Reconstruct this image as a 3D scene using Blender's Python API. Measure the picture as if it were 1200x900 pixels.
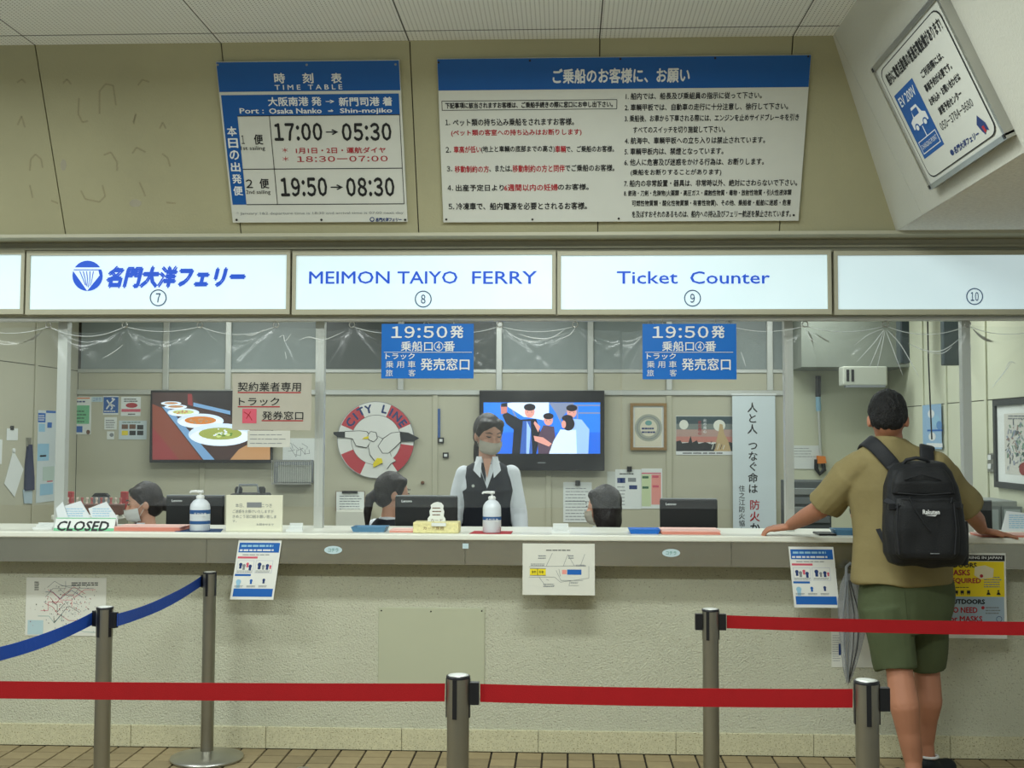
import bpy, bmesh, math, random
from mathutils import Vector, Matrix, noise
random.seed(7)
for o in list(bpy.data.objects): bpy.data.objects.remove(o)
SC = bpy.context.scene
COL = SC.collection
V = Vector
R = math.radians
# ------------------------------------------------------------------ camera
F_PX, CY, H = 1400.0, 433.0, 1.53
TH = math.atan(62/1400); AL = math.atan(77/1400); ROLL = 0.003
CAM = V((0, 0, H))
FW = V((-math.sin(TH)*math.cos(AL), math.cos(TH)*math.cos(AL), math.sin(AL)))
R0 = V((math.cos(TH), math.sin(TH), 0)); U0 = R0.cross(FW)
RT = R0*math.cos(ROLL)+U0*math.sin(ROLL); UP = U0*math.cos(ROLL)-R0*math.sin(ROLL)
cam = bpy.data.objects.new('camera', bpy.data.cameras.new('camera')); COL.objects.link(cam)
cam.matrix_world = Matrix(((RT.x, UP.x, -FW.x, 0), (RT.y, UP.y, -FW.y, 0), (RT.z, UP.z, -FW.z, H), (0, 0, 0, 1)))
cam.data.sensor_width = 36; cam.data.lens = F_PX/1200*36; cam.data.shift_y = -(450-CY)/1200
cam.data.clip_start = 0.05
SC.camera = cam
# ------------------------------------------------------------------ world, lamps, exposure
w = bpy.data.worlds.new('world'); SC.world = w; w.use_nodes = True
w.node_tree.nodes['Background'].inputs[0].default_value = (0.86, 0.95, 0.90, 1)
w.node_tree.nodes['Background'].inputs[1].default_value = 0.36
SC.view_settings.view_transform = 'Standard'; SC.view_settings.look = 'None'
SC.view_settings.exposure = 0.0; SC.view_settings.gamma = 1; SC.view_settings.use_curve_mapping = False
def area(name, loc, sx, sy, power, color=(0.93, 1.0, 0.97), rot=(0, 0, 0)):
    l = bpy.data.lights.new(name, 'AREA'); l.shape = 'RECTANGLE'; l.size = sx; l.size_y = sy
    l.energy = power; l.color = color
    o = bpy.data.objects.new(name, l); o.location = loc; o.rotation_euler = rot; COL.objects.link(o)
    return o
for i, x in enumerate((-3.2, 0.0, 3.2)):
    area('hall_lamp', (x, 1.6, 3.2), 1.25, 0.25, 92)
    area('hall_lamp', (x, 4.1, 3.2), 1.25, 0.25, 46)
area('ceiling_fill', (0, 2.6, 2.75), 5.0, 0.3, 34, rot=(math.pi, 0, 0))  # added fill facing up to brighten the ceiling, no visible fitting
for x in (-2.6, -0.6, 1.5):
    area('office_lamp', (x, 7.3, 2.60), 1.2, 0.3, 20)
    area('office_lamp', (x, 8.6, 2.60), 1.2, 0.3, 13)
SC.cycles.max_bounces = 8; SC.cycles.transparent_max_bounces = 12
SC.cycles.sample_clamp_indirect = 4
SC.cycles.caustics_reflective = False; SC.cycles.caustics_refractive = False
try: SC.cycles.use_denoising = True
except Exception: pass
# ------------------------------------------------------------------ projection helpers (a pixel of the photo to a point on a real plane)
def ray(px, py):
    return FW + RT*((px-600)/F_PX) - UP*((py-CY)/F_PX)
def P(px, py, Y):
    d = ray(px, py); return CAM + d*(Y/d.y)
class Plane:
    def __init__(s, o, u, v):
        s.o = V(o); s.u = V(u).normalized(); s.v = V(v).normalized(); s.n = s.u.cross(s.v)
        s.ox = s.oy = 0; s.k = 1
    def crop(s, ox, oy, k): s.ox, s.oy, s.k = ox, oy, k; return s
    def uv(s, x, y):
        d = ray(s.ox+x/s.k, s.oy+y/s.k); t = (s.o-CAM).dot(s.n)/d.dot(s.n)
        p = CAM+d*t-s.o; return p.dot(s.u), p.dot(s.v)
    def p(s, u, v, d=0): return s.o+s.u*u+s.v*v+s.n*d
    def at(s, x, y, d=0): return s.p(*s.uv(x, y), d)
    def box(s, x0, y0, x1, y1):
        xm, ym = (x0+x1)/2, (y0+y1)/2
        return s.uv(x0, ym)[0], s.uv(xm, y1)[1], s.uv(x1, ym)[0], s.uv(xm, y0)[1]
def front(Y): return Plane((0, Y, 0), (1, 0, 0), (0, 0, 1))
# ------------------------------------------------------------------ materials
MATS = {}
def nodes(m):
    m.use_nodes = True; return m.node_tree.nodes, m.node_tree.links, m.node_tree.nodes['Principled BSDF']
def mat(name, c, rough=0.6, metal=0.0, var=0.06, vs=6.0, bump=0.0, bs=60.0, emit=0.0, spec=0.4, alpha=1.0, rnd=0.0, speck=None):
    if name in MATS: return MATS[name]
    m = bpy.data.materials.new(name); N, L, b = nodes(m)
    b.inputs['Roughness'].default_value = rough; b.inputs['Metallic'].default_value = metal
    b.inputs['Specular IOR Level'].default_value = spec
    tc = N.new('ShaderNodeTexCoord')
    nz = N.new('ShaderNodeTexNoise'); nz.inputs['Scale'].default_value = vs; nz.inputs['Detail'].default_value = 5
    L.new(tc.outputs['Object'], nz.inputs['Vector'])
    mp = N.new('ShaderNodeMapRange'); mp.inputs[1].default_value = 0.25; mp.inputs[2].default_value = 0.75
    mp.inputs[3].default_value = 1-var; mp.inputs[4].default_value = 1+var
    L.new(nz.outputs['Fac'], mp.inputs[0])
    hv = N.new('ShaderNodeHueSaturation'); hv.inputs['Color'].default_value = (*c, 1)
    if rnd:
        oi = N.new('ShaderNodeObjectInfo'); m2 = N.new('ShaderNodeMapRange'); m2.inputs[3].default_value = 1-rnd; m2.inputs[4].default_value = 1+rnd
        L.new(oi.outputs['Random'], m2.inputs[0]); mm = N.new('ShaderNodeMath'); mm.operation = 'MULTIPLY'
        L.new(m2.outputs[0], mm.inputs[0]); L.new(mp.outputs[0], mm.inputs[1]); L.new(mm.outputs[0], hv.inputs['Value'])
    else: L.new(mp.outputs[0], hv.inputs['Value'])
    if speck:   # (scale, threshold, colour)
        n3 = N.new('ShaderNodeTexNoise'); n3.inputs['Scale'].default_value = speck[0]; n3.inputs['Detail'].default_value = 3; L.new(tc.outputs['Object'], n3.inputs['Vector'])
        m3 = N.new('ShaderNodeMapRange'); m3.inputs[1].default_value = speck[1]; m3.inputs[2].default_value = speck[1]+0.06; L.new(n3.outputs['Fac'], m3.inputs[0])
        mc_ = N.new('ShaderNodeMix'); mc_.data_type = 'RGBA'; L.new(m3.outputs[0], mc_.inputs[0]); L.new(hv.outputs[0], mc_.inputs[6]); mc_.inputs[7].default_value = (*speck[2], 1)
        L.new(mc_.outputs[2], b.inputs['Base Color'])
    else: L.new(hv.outputs[0], b.inputs['Base Color'])
    if bump:
        n2 = N.new('ShaderNodeTexNoise'); n2.inputs['Scale'].default_value = bs; n2.inputs['Detail'].default_value = 4
        L.new(tc.outputs['Object'], n2.inputs['Vector'])
        bp = N.new('ShaderNodeBump'); bp.inputs['Strength'].default_value = min(1, bump); bp.inputs['Distance'].default_value = 0.01
        L.new(n2.outputs['Fac'], bp.inputs['Height']); L.new(bp.outputs[0], b.inputs['Normal'])
    if emit:
        L.new(hv.outputs[0], b.inputs['Emission Color']); b.inputs['Emission Strength'].default_value = emit
        if emit >= 0.6: b.inputs['Base Color'].default_value = (*c, 1)
    if alpha < 1: b.inputs['Alpha'].default_value = alpha
    MATS[name] = m; return m
def srgb(r, g, b):
    f = lambda x: ((x/255+0.055)/1.055)**2.4 if x > 10 else x/255/12.92
    return (f(r), f(g), f(b))
def flat(name, r, g, b, rough=0.6, **k): return mat(name, srgb(r, g, b), rough, var=k.pop('var', 0.02), **k)
K = dict(
 black=flat('black_ink', 28, 30, 32), red=flat('red_ink', 170, 40, 50), white=flat('white_print', 225, 228, 228), blue=flat('blue_print', 22, 96, 178),
 paper=flat('paper', 222, 224, 220), grey=flat('grey_ink', 130, 135, 138), navy=flat('navy_print', 30, 55, 110), yellow=flat('yellow_print', 235, 215, 40),
 green=flat('green_print', 110, 190, 140), lblue=flat('light_blue_print', 150, 195, 220), pink=flat('pink_print', 228, 150, 140), orange=flat('orange_print', 225, 130, 50),
 teal=flat('teal_print', 110, 160, 155), dgreen=flat('dark_green_print', 50, 100, 70), brown=flat('brown_print', 110, 75, 50), cream=flat('cream_print', 228, 220, 185),
 rose=flat('rose_print', 210, 90, 110), steel=mat('brushed_steel', (0.50, 0.50, 0.47), 0.32, 1.0, 0.1, 3),
 plastic_black=flat('black_plastic', 24, 25, 28, 0.35), plastic_white=flat('white_plastic', 222, 226, 224, 0.35),
 alu=mat('aluminium', (0.62, 0.64, 0.60), 0.4, 0.6, 0.04, 3), rubber=flat('rubber', 30, 30, 32, 0.7))
# ------------------------------------------------------------------ mesh builder
class MB:
    def __init__(s): s.v = []; s.f = []; s.mi = []; s.m = []; s.sm = []; s.seg = []
    def mid(s, m):
        if isinstance(m, str): m = K[m]
        if m not in s.m: s.m.append(m)
        return s.m.index(m)
    def add(s, vs, fs, m, smooth=False):
        o = len(s.v); s.v += [V(x) for x in vs]; k = s.mid(m)
        for f in fs: s.f.append([i+o for i in f]); s.mi.append(k); s.sm.append(smooth)
    def split(s):   # one builder per line of writing
        out = []; marks = s.seg[1:]+[(len(s.v), len(s.f))]; v0 = f0 = 0
        for v1, f1 in marks:
            q = MB(); q.v = s.v[v0:v1]; q.f = [[i-v0 for i in f] for f in s.f[f0:f1]]; q.mi = s.mi[f0:f1]; q.sm = s.sm[f0:f1]; q.m = s.m
            if q.f: out.append(q)
            v0, f0 = v1, f1
        return out
    def hexa(s, c, m):   # 8 corners: bottom 0-3, top 4-7
        s.add(c, [(0, 3, 2, 1), (4, 5, 6, 7), (0, 1, 5, 4), (1, 2, 6, 5), (2, 3, 7, 6), (3, 0, 4, 7)], m)
    def box(s, x0, y0, z0, x1, y1, z1, m):
        s.hexa([(x0, y0, z0), (x1, y0, z0), (x1, y1, z0), (x0, y1, z0), (x0, y0, z1), (x1, y0, z1), (x1, y1, z1), (x0, y1, z1)], m)
    def bbox(s, x0, y0, z0, x1, y1, z1, m, b=0.004, seg=2):   # bevelled box
        bm = bmesh.new(); bmesh.ops.create_cube(bm, size=1)
        for v in bm.verts: v.co = V(((x0+x1)/2+v.co.x*(x1-x0), (y0+y1)/2+v.co.y*(y1-y0), (z0+z1)/2+v.co.z*(z1-z0)))
        bmesh.ops.bevel(bm, geom=bm.edges[:], offset=b, segments=seg, affect='EDGES', profile=0.5)
        s.addbm(bm, m)
    def addbm(s, bm, m, smooth=False, M=None):
        bm.verts.index_update()
        s.add([(M @ v.co if M else v.co.copy()) for v in bm.verts], [[v.index for v in f.verts] for f in bm.faces], m, smooth); bm.free()
    def slab(s, pl, u0, v0, u1, v1, d0, d1, m):  # box on a plane
        c = [pl.p(u0, v0, d0), pl.p(u1, v0, d0), pl.p(u1, v1, d0), pl.p(u0, v1, d0), pl.p(u0, v0, d1), pl.p(u1, v0, d1), pl.p(u1, v1, d1), pl.p(u0, v1, d1)]
        s.hexa(c, m)
    def rect(s, pl, u0, v0, u1, v1, d, m): s.add([pl.p(u0, v0, d), pl.p(u1, v0, d), pl.p(u1, v1, d), pl.p(u0, v1, d)], [(0, 1, 2, 3)], m)
    def pr(s, pl, x0, y0, x1, y1, d, m): u0, v0, u1, v1 = pl.box(x0, y0, x1, y1); s.rect(pl, u0, v0, u1, v1, d, m)
    def poly(s, pl, pts, d, m): s.add([pl.at(x, y, d) for x, y in pts], [list(range(len(pts)))], m)
    def ell(s, pl, x0, y0, x1, y1, d, m, n=20, a0=0, a1=360):
        cx, cy, rx, ry = (x0+x1)/2, (y0+y1)/2, (x1-x0)/2, (y1-y0)/2
        s.poly(pl, [(cx+rx*math.cos(R(a0+(a1-a0)*i/n)), cy+ry*math.sin(R(a0+(a1-a0)*i/n))) for i in range(n if a1-a0 == 360 else n+1)], d, m)
    def ring(s, pl, cx, cy, r0, r1, d, m, n=24, a0=0, a1=360):
        pts = []
        for i in range(n+1):
            a = R(a0+(a1-a0)*i/n); pts += [pl.at(cx+r0*math.cos(a), cy+r0*math.sin(a), d), pl.at(cx+r1*math.cos(a), cy+r1*math.sin(a), d)]
        s.add(pts, [(2*i, 2*i+1, 2*i+3, 2*i+2) for i in range(n)], m)
    def line(s, pl, pts, wd, d, m):   # stroke in crop pixels
        for (x0, y0), (x1, y1) in zip(pts, pts[1:]):
            l = math.hypot(x1-x0, y1-y0) or 1; nx, ny = -(y1-y0)/l*wd/2, (x1-x0)/l*wd/2
            s.poly(pl, [(x0+nx, y0+ny), (x1+nx, y1+ny), (x1-nx, y1-ny), (x0-nx, y0-ny)], d, m)
    def lines(s, pl, x0, y0, x1, y1, n, d, m, th=0.45, fill=0.85, seed=1):   # rows of unreadable small print
        rg = random.Random(seed)
        for i in range(n):
            y = y0+(y1-y0)*(i+0.5)/n; h = (y1-y0)/n*th/2; x = x0; e = x0+(x1-x0)*(fill+(1-fill)*rg.random())
            while x < e-1e-6:
                x2 = min(e, x+(x1-x0)*rg.uniform(0.06, 0.22)); s.pr(pl, x, y-h, x2, y+h, d, m); x = x2+(x1-x0)*0.025
    def tube(s, pts, r, m, n=8, cap=True, smooth=True):
        pts = [V(p) for p in pts]; rs = r if isinstance(r, (list, tuple)) else [r]*len(pts); rings = []
        t0 = (pts[1]-pts[0]).normalized(); ref = V((0, 0, 1)) if abs(t0.z) < 0.9 else V((1, 0, 0))
        for i, p in enumerate(pts):
            t = (pts[min(i+1, len(pts)-1)]-pts[max(i-1, 0)]).normalized()
            a = t.cross(ref).normalized(); b = a.cross(t).normalized(); ref = b
            rings.append([p+(a*math.cos(2*math.pi*k/n)+b*math.sin(2*math.pi*k/n))*rs[i] for k in range(n)])
        vs = [q for r_ in rings for q in r_]
        fs = [(i*n+k, i*n+(k+1) % n, (i+1)*n+(k+1) % n, (i+1)*n+k) for i in range(len(pts)-1) for k in range(n)]
        s.add(vs, fs, m, smooth)
        if cap: s.add(rings[0], [list(range(n))], m); s.add(rings[-1], [list(range(n))], m)
    def lathe(s, c, prof, m, n=24, axis=V((0, 0, 1)), smooth=True):
        a = V((1, 0, 0)) if abs(axis.z) > 0.9 else V((0, 0, 1)); b = axis.cross(a).normalized(); a = b.cross(axis).normalized(); c = V(c)
        vs = [c+(a*math.cos(2*math.pi*k/n)+b*math.sin(2*math.pi*k/n))*r+axis*z for r, z in prof for k in range(n)]
        fs = [(i*n+k, i*n+(k+1) % n, (i+1)*n+(k+1) % n, (i+1)*n+k) for i in range(len(prof)-1) for k in range(n)]
        s.add(vs, fs, m, smooth)
        s.add(vs[:n], [list(range(n))], m); s.add(vs[-n:], [list(range(n))], m)
    def prism(s, pl, pts, d0, d1, m):
        n = len(pts); a = [pl.at(x, y, d0) for x, y in pts]; b = [pl.at(x, y, d1) for x, y in pts]
        s.add(a+b, [list(range(n)), list(range(n, 2*n))]+[(i, (i+1) % n, n+(i+1) % n, n+i) for i in range(n)], m)
    def build(s, name, parent=None, label=None, cat=None, group=None, kind=None):
        me = bpy.data.meshes.new(name); org = V((0, 0, 0))
        if parent: org = worg(parent)
        elif s.v:
            lo = V((min(v.x for v in s.v), min(v.y for v in s.v), min(v.z for v in s.v))); hi = V((max(v.x for v in s.v), max(v.y for v in s.v), max(v.z for v in s.v)))
            org = V(((lo.x+hi.x)/2, (lo.y+hi.y)/2, lo.z))
        me.from_pydata([v-org for v in s.v], [], s.f)
        for m in s.m: me.materials.append(m)
        me.polygons.foreach_set('material_index', s.mi); me.polygons.foreach_set('use_smooth', s.sm); me.update()
        return link(name, me, parent, org, label, cat, group, kind)
def worg(o):
    r = V((0, 0, 0))
    while o: r += o.location; o = o.parent
    return r
def props(o, label=None, cat=None, group=None, kind=None):
    if label: o['label'] = label
    if cat: o['category'] = cat
    if group: o['group'] = group
    if kind: o['kind'] = kind
    return o
def link(name, me, parent, org, label=None, cat=None, group=None, kind=None):
    o = bpy.data.objects.new(name, me); COL.objects.link(o)
    if parent: o.parent = parent
    else: o.location = org
    return props(o, label, cat, group, kind)
def thing(name, label, cat, loc, group=None):
    o = bpy.data.objects.new(name, None); COL.objects.link(o); o.location = loc; o.empty_display_size = 0.05
    return props(o, label, cat, group)
def dup(root, dloc, label=None, parent=None):
    c = root.copy(); COL.objects.link(c); c.parent = parent
    if parent is None: c.location = root.location+V(dloc)
    if label: c['label'] = label
    for ch in list(root.children): dup(ch, None, None, c)
    return c
# ------------------------------------------------------------------ lettering
TXT = {}
def BOLD(w):   # heavier strokes: the outline laid down a few times, slightly shifted
    w *= 1.2
    return [(-w, 0), (w, 0), (0, w), (0, -w)] if w > 0.001 else [(0, 0)]
def glyphs(text, bold=0.0, shear=0.0, em=False, space=1.0):
    key = (text, shear, em, space)
    if key in TXT: return TXT[key]
    cu = bpy.data.curves.new('t', 'FONT'); cu.body = text; cu.size = 1; cu.resolution_u = 2; cu.shear = shear
    cu.space_character = space
    if em: cu.align_x = 'CENTER'
    ob = bpy.data.objects.new('t', cu); COL.objects.link(ob)
    dg = bpy.context.evaluated_depsgraph_get(); me = bpy.data.meshes.new_from_object(ob.evaluated_get(dg))
    vs = [(v.co.x, v.co.y) for v in me.vertices]; fs = [list(p.vertices) for p in me.polygons]
    bpy.data.objects.remove(ob); bpy.data.curves.remove(cu); bpy.data.meshes.remove(me)
    TXT[key] = (vs, fs); return TXT[key]
def text(mb, pl, t, x0, y0, x1, y1, m, d=0.002, bold=0.012, shear=0.0, space=1.0):   # fitted to a box in (crop) pixels
    u0, v0, u1, v1 = pl.box(x0, y0, x1, y1); textuv(mb, pl, t, u0, v0, u1, v1, m, d, bold, shear, space)
def fw(t): return ''.join(chr(ord(c)+0xFEE0) if c in '0123456789-' else c for c in t)
def digits(t, gap=0.16):   # evenly spaced figures
    vs, fs, x = [], [], 0.0
    for c in t.replace(' ', ''):
        g, f_ = glyphs(fw(c) if c not in ':.' else {':': '：', '.': '．'}[c]); a0 = min(p[0] for p in g); a1 = max(p[0] for p in g); o = len(vs)
        vs += [(p[0]-a0+x, p[1]) for p in g]; fs += [[i+o for i in q] for q in f_]; x += a1-a0+gap
    return vs, fs
def textuv(mb, pl, t, u0, v0, u1, v1, m, d=0.002, bold=0.012, shear=0.0, space=1.0):
    if t and t[0] in '0123456789' and all(c in '0123456789:.-ー ' for c in t): vs, fs = digits(t)
    else: vs, fs = glyphs(t, bold, shear, False, space)
    if not vs: return
    a0 = min(v[0] for v in vs); a1 = max(v[0] for v in vs); b0 = min(v[1] for v in vs); b1 = max(v[1] for v in vs)
    mb.seg.append((len(mb.v), len(mb.f)))
    kx, ky = (u1-u0)/(a1-a0), (v1-v0)/max(1e-6, b1-b0)
    for i, (ox, oy) in enumerate(BOLD(bold)):
        mb.add([pl.p(u0+(x+ox-a0)*kx, v0+(y+oy-b0)*ky, d+i*5e-5) for x, y in vs], fs, m)
def textem(mb, pl, t, cx, cy, em, m, d=0.002, bold=0.012, rot=0):   # one character centred on a pixel, size in pixels
    vs, fs = glyphs(t, bold, 0, True); u, v = pl.uv(cx, cy); e = abs(pl.uv(cx+em/2, cy)[0]-pl.uv(cx-em/2, cy)[0])
    for i, (ox, oy) in enumerate(BOLD(bold)): mb.add([pl.p(u+((x+ox)*math.cos(R(rot))-(y+oy-.37)*math.sin(R(rot)))*e, v+((x+ox)*math.sin(R(rot))+(y+oy-.37)*math.cos(R(rot)))*e, d+i*5e-5) for x, y in vs], fs, m)
# ------------------------------------------------------------------ organic bodies
def ico(bm, c, r, sub=2, sc=(1, 1, 1), M=None):
    g = bmesh.ops.create_icosphere(bm, subdivisions=sub, radius=1)
    for v in g['verts']:
        q = V((v.co.x*r*sc[0], v.co.y*r*sc[1], v.co.z*r*sc[2]))
        v.co = (M @ (V(c)+q)) if M else V(c)+q
def cone(bm, p0, r0, p1, r1, n=16, flat_=1.0, ref=None):
    p0, p1 = V(p0), V(p1); t = (p1-p0).normalized(); ref = ref or (V((0, 0, 1)) if abs(t.z) < 0.9 else V((0, 1, 0)))
    a = t.cross(ref).normalized(); b = a.cross(t).normalized()
    ra = [bm.verts.new(p0+a*math.cos(2*math.pi*k/n)*r0+b*math.sin(2*math.pi*k/n)*r0*flat_) for k in range(n)]
    rb = [bm.verts.new(p1+a*math.cos(2*math.pi*k/n)*r1+b*math.sin(2*math.pi*k/n)*r1*flat_) for k in range(n)]
    for k in range(n): bm.faces.new((ra[k], ra[(k+1) % n], rb[(k+1) % n], rb[k]))
    bm.faces.new(ra[::-1]); bm.faces.new(rb)
def caps(bm, p0, r0, p1, r1): cone(bm, p0, r0, p1, r1); ico(bm, p0, r0); ico(bm, p1, r1)
def chain(bm, pts):
    for (a, ra), (b, rb) in zip(pts, pts[1:]): caps(bm, a, ra, b, rb)
def loft(bm, rings, n=28):   # (centre, rx, ry, squareness)
    L = []
    for c, rx, ry, *q in rings:
        e = q[0] if q else 1.0; c = V(c); row = []
        for k in range(n):
            a = 2*math.pi*k/n; ca, sa = math.cos(a), math.sin(a)
            row.append(bm.verts.new(c+V((math.copysign(abs(ca)**e, ca)*rx, math.copysign(abs(sa)**e, sa)*ry, 0))))
        L.append(row)
    for A, B in zip(L, L[1:]):
        for k in range(n): bm.faces.new((A[k], A[(k+1) % n], B[(k+1) % n], B[k]))
    bm.faces.new(L[0][::-1]); bm.faces.new(L[-1])
def remesh(name, bm, m, parent, vox=0.006, it=4, label=None, wob=0.0, wf=9.0, clip=None):
    bmesh.ops.recalc_face_normals(bm, faces=bm.faces[:])
    me = bpy.data.meshes.new('r'); bm.to_mesh(me); bm.free(); ob = bpy.data.objects.new('r', me); COL.objects.link(ob)
    md = ob.modifiers.new('m', 'REMESH'); md.mode = 'VOXEL'; md.voxel_size = vox
    if it: ms = ob.modifiers.new('s', 'SMOOTH'); ms.iterations = it; ms.factor = 0.6
    dg = bpy.context.evaluated_depsgraph_get(); out = bpy.data.meshes.new_from_object(ob.evaluated_get(dg))
    bpy.data.objects.remove(ob); bpy.data.meshes.remove(me)
    if wob:
        nn = [v.normal.copy() for v in out.vertices]
        for v, n_ in zip(out.vertices, nn):
            q = V((v.co.x*wf, v.co.y*wf, v.co.z*wf*0.55)); v.co += n_*wob*noise.noise(q)
    if clip:
        b2 = bmesh.new(); b2.from_mesh(out); bmesh.ops.bisect_plane(b2, geom=b2.verts[:]+b2.edges[:]+b2.faces[:], plane_co=clip[0], plane_no=clip[1], clear_outer=True)
        es = [e for e in b2.edges if e.is_boundary]
        if es: bmesh.ops.holes_fill(b2, edges=es)
        b2.to_mesh(out); b2.free()
    org = worg(parent) if parent else V((0, 0, 0))
    for v in out.vertices: v.co -= org
    out.materials.clear(); out.materials.append(m)
    out.polygons.foreach_set('use_smooth', [True]*len(out.polygons))
    out.name = name
    return link(name, out, parent, org, label)
def child(root, name, fn, **k):
    b = MB(); fn(b)
    if name == 'lettering' and len(b.seg) > 1: return [q.build(name, root, **k) for q in b.split()][0]
    return b.build(name, root, **k)
# ================================================================== SETTING
M_UP = mat('painted_board_wall', srgb(166, 163, 132), 0.75, var=0.08, vs=1.6, bump=0.12, bs=90)
M_TRIM = mat('painted_trim', srgb(176, 174, 152), 0.5, var=0.04, vs=3)
M_STUC = mat('stucco', srgb(194, 195, 174), 0.9, var=0.06, vs=1.5, bump=0.8, bs=130, speck=(120, 0.62, srgb(158, 156, 136)))
M_TERR = mat('terrazzo', srgb(196, 192, 160), 0.7, var=0.12, vs=70, bump=0.2, bs=120, speck=(150, 0.58, srgb(138, 132, 100)))
M_JOINT = flat('dark_joint', 70, 66, 55, 0.9)
M_TILE = mat('quarry_tile', srgb(147, 132, 100), 0.55, var=0.10, vs=14, rnd=0.16, bump=0.1, bs=50)
M_GROUT = flat('grout', 48, 42, 34, 0.95)
M_OFF = mat('office_board', srgb(186, 184, 162), 0.6, var=0.03, vs=1.2)
M_OFFW = mat('office_wall', srgb(205, 208, 184), 0.65, var=0.03, vs=1.2)
M_CEIL0 = flat('ceiling_gap', 70, 70, 66, 0.9)
def perforated():
    m = bpy.data.materials.new('perforated_board'); N, L, b = nodes(m); b.inputs['Roughness'].default_value = 0.8
    tc = N.new('ShaderNodeTexCoord'); sc = N.new('ShaderNodeVectorMath'); sc.operation = 'SCALE'; sc.inputs['Scale'].default_value = 1/0.0195
    L.new(tc.outputs['Object'], sc.inputs[0]); fr = N.new('ShaderNodeVectorMath'); fr.operation = 'FRACTION'; L.new(sc.outputs[0], fr.inputs[0])
    sb = N.new('ShaderNodeVectorMath'); sb.operation = 'SUBTRACT'; sb.inputs[1].default_value = (0.5, 0.5, 0.5); L.new(fr.outputs[0], sb.inputs[0])
    ml = N.new('ShaderNodeVectorMath'); ml.operation = 'MULTIPLY'; ml.inputs[1].default_value = (1, 1, 0); L.new(sb.outputs[0], ml.inputs[0])
    ln = N.new('ShaderNodeVectorMath'); ln.operation = 'LENGTH'; L.new(ml.outputs[0], ln.inputs[0])
    lt = N.new('ShaderNodeMath'); lt.operation = 'LESS_THAN'; lt.inputs[1].default_value = 0.15; L.new(ln.outputs['Value'], lt.inputs[0])
    mx = N.new('ShaderNodeMix'); mx.data_type = 'RGBA'; mx.inputs[6].default_value = (*srgb(238, 241, 238), 1); mx.inputs[7].default_value = (*srgb(95, 95, 92), 1)
    L.new(lt.outputs[0], mx.inputs[0]); L.new(mx.outputs[2], b.inputs['Base Color']); return m
M_PERF = perforated()
YW, ZL, ZCE = 5.87, 2.51, 3.335
ZC = P(600, 626.5, 5.72).z
XR = P(1043, 500, 9.5).x; XL = P(90, 500, 9.5).x; YB = 9.5; ZOC = 2.62
X0, X1 = -4.3, 4.3
# floor: single tiles over a grout bed
fl = MB(); fl.box(X0, -1.0, -0.10, X1, YW+0.2, -0.008, M_GROUT); floor = fl.build('floor', kind='structure')
TW = 29.35/240.5; Y_T = YW-0.010
xt = P(576.5, 876, YW).x
tm = None
for r in range(4):
    for k in range(-27, 29):
        cx, cy = xt+TW*(k+0.5), Y_T-TW*(r+0.5)
        if tm is None:
            b = MB(); g = 0.0042; t = TW/2-g
            b.hexa([V((sx*t, sy*t, -0.009)) for sx, sy in ((-1, -1), (1, -1), (1, 1), (-1, 1))]+[V((sx*(t-.001), sy*(t-.001), 0)) for sx, sy in ((-1, -1), (1, -1), (1, 1), (-1, 1))], M_TILE)
            o = b.build('tile'); tm = o.data
            tm.transform(Matrix.Translation((0, 0, -0.009))); bpy.data.objects.remove(o)
        o = bpy.data.objects.new('tile', tm); COL.objects.link(o); o.parent = floor
        o.location = V((cx, cy, random.uniform(-0.0008, 0.0))) - worg(floor)
b = MB(); rr = 4
t = TW/2-0.0042
for r in range(4, 40):
    for k in range(-27, 29):
        cx, cy = xt+TW*(k+0.5), Y_T-TW*(r+0.5)
        b.add([(cx-t, cy-t, 0), (cx+t, cy-t, 0), (cx+t, cy+t, 0), (cx-t, cy+t, 0)], [(0, 1, 2, 3)], M_TILE)
b.build('tile', floor, kind='stuff')
# counter wall, access panel, stone skirting
b = MB(); b.box(X0, YW, 0.0, X1, YW+0.12, ZC-0.03, M_STUC); wc = b.build('wall_counter', kind='structure')
b = MB(); b.box(X0, YW-0.003, -0.008, X1, YW+0.02, 0.0, M_JOINT); bb = b.build('baseboard_front', kind='structure')
zb = P(600, 855, YW).z
jx = [-5.9] + [P(x, 865, YW).x for x in (-166, -6, 154, 312, 471, 631, 792, 953, 1113, 1274, 1434)]
for a, c in zip(jx, jx[1:]):
    if c < X0 or a > X1: continue
    b = MB(); b.bbox(max(a, X0)+0.0012, YW-0.012, 0.001, min(c, X1)-0.0012, YW+0.001, zb, M_TERR, 0.002, 1); b.build('stone_slab', bb)
# ceiling with single perforated boards
b = MB(); b.box(X0, -1.0, ZCE+0.0015, X1, 5.42, ZCE+0.08, M_CEIL0); ceil = b.build('ceiling', kind='structure')
pxj = [41, 259, 480, 703, 929.5]; Xj = [P(x, 50, 5.36).x for x in pxj]; dj = (Xj[-1]-Xj[0])/4
XS = P(976, 41, 5.36).x
y_r = (ZCE-H)/((510-27)/1400*1.0)  # first cross joint
for k in range(-2, 7):
    a, c = Xj[0]+dj*(k-1), Xj[0]+dj*k
    if c < X0: continue
    ys = [5.385, y_r]+[y_r-dj*i for i in range(1, 7)]
    for y1, y0 in zip(ys, ys[1:]):
        b = MB(); b.box(max(a, X0)+0.003, y0+0.006, ZCE, min(c, X1)-0.003, y1-0.006, ZCE+0.011, M_PERF); b.build('ceiling_board', ceil)
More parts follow.
